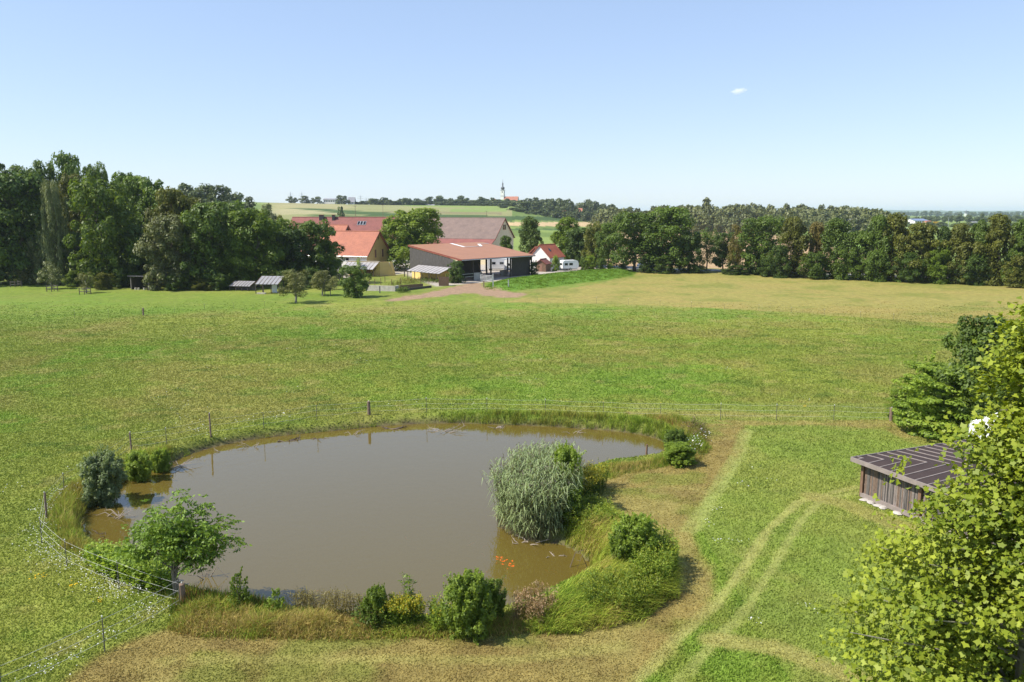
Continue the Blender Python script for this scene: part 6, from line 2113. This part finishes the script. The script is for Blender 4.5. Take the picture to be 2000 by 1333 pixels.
part('panel', MB().box((0, 0, p.z + 1.8), (6.5, 0.3, 5.0)), surf('sign_yellow', (0.80, 0.45, 0.02), 0.6, 0.05, 0.3), o)
for x in (-2.5, 2.5):
    part('leg', MB().box((x, 0, p.z / 2), (0.4, 0.4, max(1, p.z))), M_metal, o)
p = AT(1886, 424, 3400)
o = thing('distant_steeple', 'pale distant church steeple with dark dome on the right horizon', 'steeple', (p.x, p.y, 0))
zb = p.z
part('tower', MB().box((0, 0, (zb + 14) / 2), (7, 7, zb + 14)), M_farwhite, o)
part('dome', MB().lathe([(3.6, 0), (4.4, 3), (2.6, 7), (1.2, 8), (1.0, 13), (0.1, 16)], 10, (0, 0, zb + 14)), M_copper, o)
for u, vt, D, lb in ((569, 375, 1400, 'leftmost pylon on the ridge'), (591, 375, 1400, 'second pylon from the left on the ridge'), (705, 381, 1500, 'third pylon on the ridge, the tallest of the right pair'), (716, 386, 1700, 'smallest pylon, right of the third'),
                     (1836, 407, 5000, 'faint pylon over the right horizon')):
    p = onplace(u, D)
    H = AT(u, vt, D).z - p.z
    o = thing('pylon', lb, 'pylon', p)
    mb = MB()
    b = H * 0.07
    for sx, sy in ((-1, -1), (1, -1), (-1, 1), (1, 1)):
        mb.beam((sx * b, sy * b, 0), (0, 0, H), 0.3)
    part('mast', mb, M_metal, o)
    for z, w in ((0.70, 0.26), (0.84, 0.20)):
        part('cross_arm', MB().beam((-w * H, 0, z * H), (w * H, 0, z * H), 0.4), M_metal, o)
for u, vb, vt, D, lb in ((694, 424, 402, 420, 'wooden power pole with lamp left of the walnut'), (748, 420, 400, 500, 'thin power pole in the far field'), (950, 428, 412, 520, 'thin power pole before the village wood'), (1854, 447, 425, 560, 'white mast on the plain right')):
    p = onplace(u, D)
    H = AT(u, vt, D).z - p.z
    o = thing('power_pole', lb, 'pole', p)
    part('shaft', MB().tube([(0, 0, 0), (0, 0, H)], [0.16, 0.11], 6), M_metal if u > 1800 else M_postwood, o)
    part('crossarm', MB().box((0, 0, H - 0.3), (1.6, 0.15, 0.15)), M_postwood, o)

# distant hills on the horizon
def ridge_mesh(name, label, D, u0, u1, tops, c, deep=900):
    us = np.linspace(u0, u1, 90)
    tv = np.interp(us, [t[0] for t in tops], [t[1] for t in tops]) - fbm(us / 25.0, us * 0, 31) * 2.0
    V, F = [], []
    for i, (u, v) in enumerate(zip(us, tv)):
        p = AT(u, v, D + deep)
        q = AT(u, 416, D)
        V += [(q.x, D, -2.0), (q.x * (1 + 0.5 * deep / D), D + deep * 0.5, p.z * 0.6), (p.x, D + deep, p.z), (p.x * 1.1, D + deep * 2.2, -2.0)]
    for i in range(len(us) - 1):
        for k in range(3):
            a = i * 4 + k
            F.append((a, a + 4, a + 5, a + 1))
    me = np_mesh(name, np.array(V), np.array(F), smooth=True, mat=surf(name + '_cover', c, 0.95, 0.35, 0.004))
    return tag(link(name, me), label, kind='structure')


ridge_mesh('distant_hills', 'low blue hills along the right horizon', 8200, 1250, 2300, [(1250, 414), (1500, 413.5), (1750, 411.5), (1880, 413), (2100, 413), (2300, 412)], (0.10, 0.14, 0.06))

# ------------------------------------------------------------------ small cloud
cp = AT(1442, 178, 6000)
s6 = 6000 / FPX
cl = bpy.data.materials.new('cloud_vapour')
cl.use_nodes = True
n, l = cl.node_tree.nodes, cl.node_tree.links
n.remove(n['Principled BSDF'])
pv = n.new('ShaderNodeVolumePrincipled')
pv.inputs['Color'].default_value = (1, 1, 1, 1)
pv.inputs['Anisotropy'].default_value = 0.2
tc = n.new('ShaderNodeTexCoord')
ln2 = n.new('ShaderNodeVectorMath')
ln2.operation = 'LENGTH'
l.new(tc.outputs['Object'], ln2.inputs[0])
no = n.new('ShaderNodeTexNoise')
no.inputs['Scale'].default_value = 2.2
no.inputs['Detail'].default_value = 4
l.new(tc.outputs['Object'], no.inputs['Vector'])
ad = n.new('ShaderNodeMath')
ad.operation = 'MULTIPLY_ADD'
ad.inputs[1].default_value = 1.3
l.new(no.outputs['Fac'], ad.inputs[0])
sb = n.new('ShaderNodeMath')
sb.operation = 'MULTIPLY'
sb.inputs[1].default_value = -1.0
l.new(ln2.outputs['Value'], sb.inputs[0])
l.new(sb.outputs[0], ad.inputs[2])
mr = n.new('ShaderNodeMapRange')
mr.inputs[1].default_value = 0.0
mr.inputs[2].default_value = 0.6
mr.inputs[3].default_value = 0.0
mr.inputs[4].default_value = 0.03
l.new(ad.outputs[0], mr.inputs[0])
l.new(mr.outputs[0], pv.inputs['Density'])
l.new(pv.outputs[0], n['Material Output'].inputs['Volume'])
cm = MB().lathe([(0.05, -0.98)] + [(math.cos(a) * 1.0, math.sin(a)) for a in np.linspace(-1.3, 1.3, 9)] + [(0.05, 0.98)], 14)
o = part('cloud', cm, cl, None, True, loc=cp)
o.scale = (21 * s6, 30 * s6, 8.5 * s6)
tag(o, 'single small white cloud in the blue sky', 'cloud')

# ------------------------------------------------------------------ air
hm = bpy.data.materials.new('haze')
hm.use_nodes = True
n, l = hm.node_tree.nodes, hm.node_tree.links
n.remove(n['Principled BSDF'])
pv = n.new('ShaderNodeVolumePrincipled')
pv.inputs['Color'].default_value = (0.72, 0.84, 1.0, 1)
pv.inputs['Density'].default_value = 0.00008
pv.inputs['Anisotropy'].default_value = 0.15
l.new(pv.outputs[0], n['Material Output'].inputs['Volume'])
zmax = max(90.0, CP_.z + 48)
hb = MB().box((0, 6400, (zmax - 5) / 2), (26000, 14400, zmax + 5))
tag(part('haze', hb, hm, None), 'thin bluish summer haze over the plain', kind='stuff')
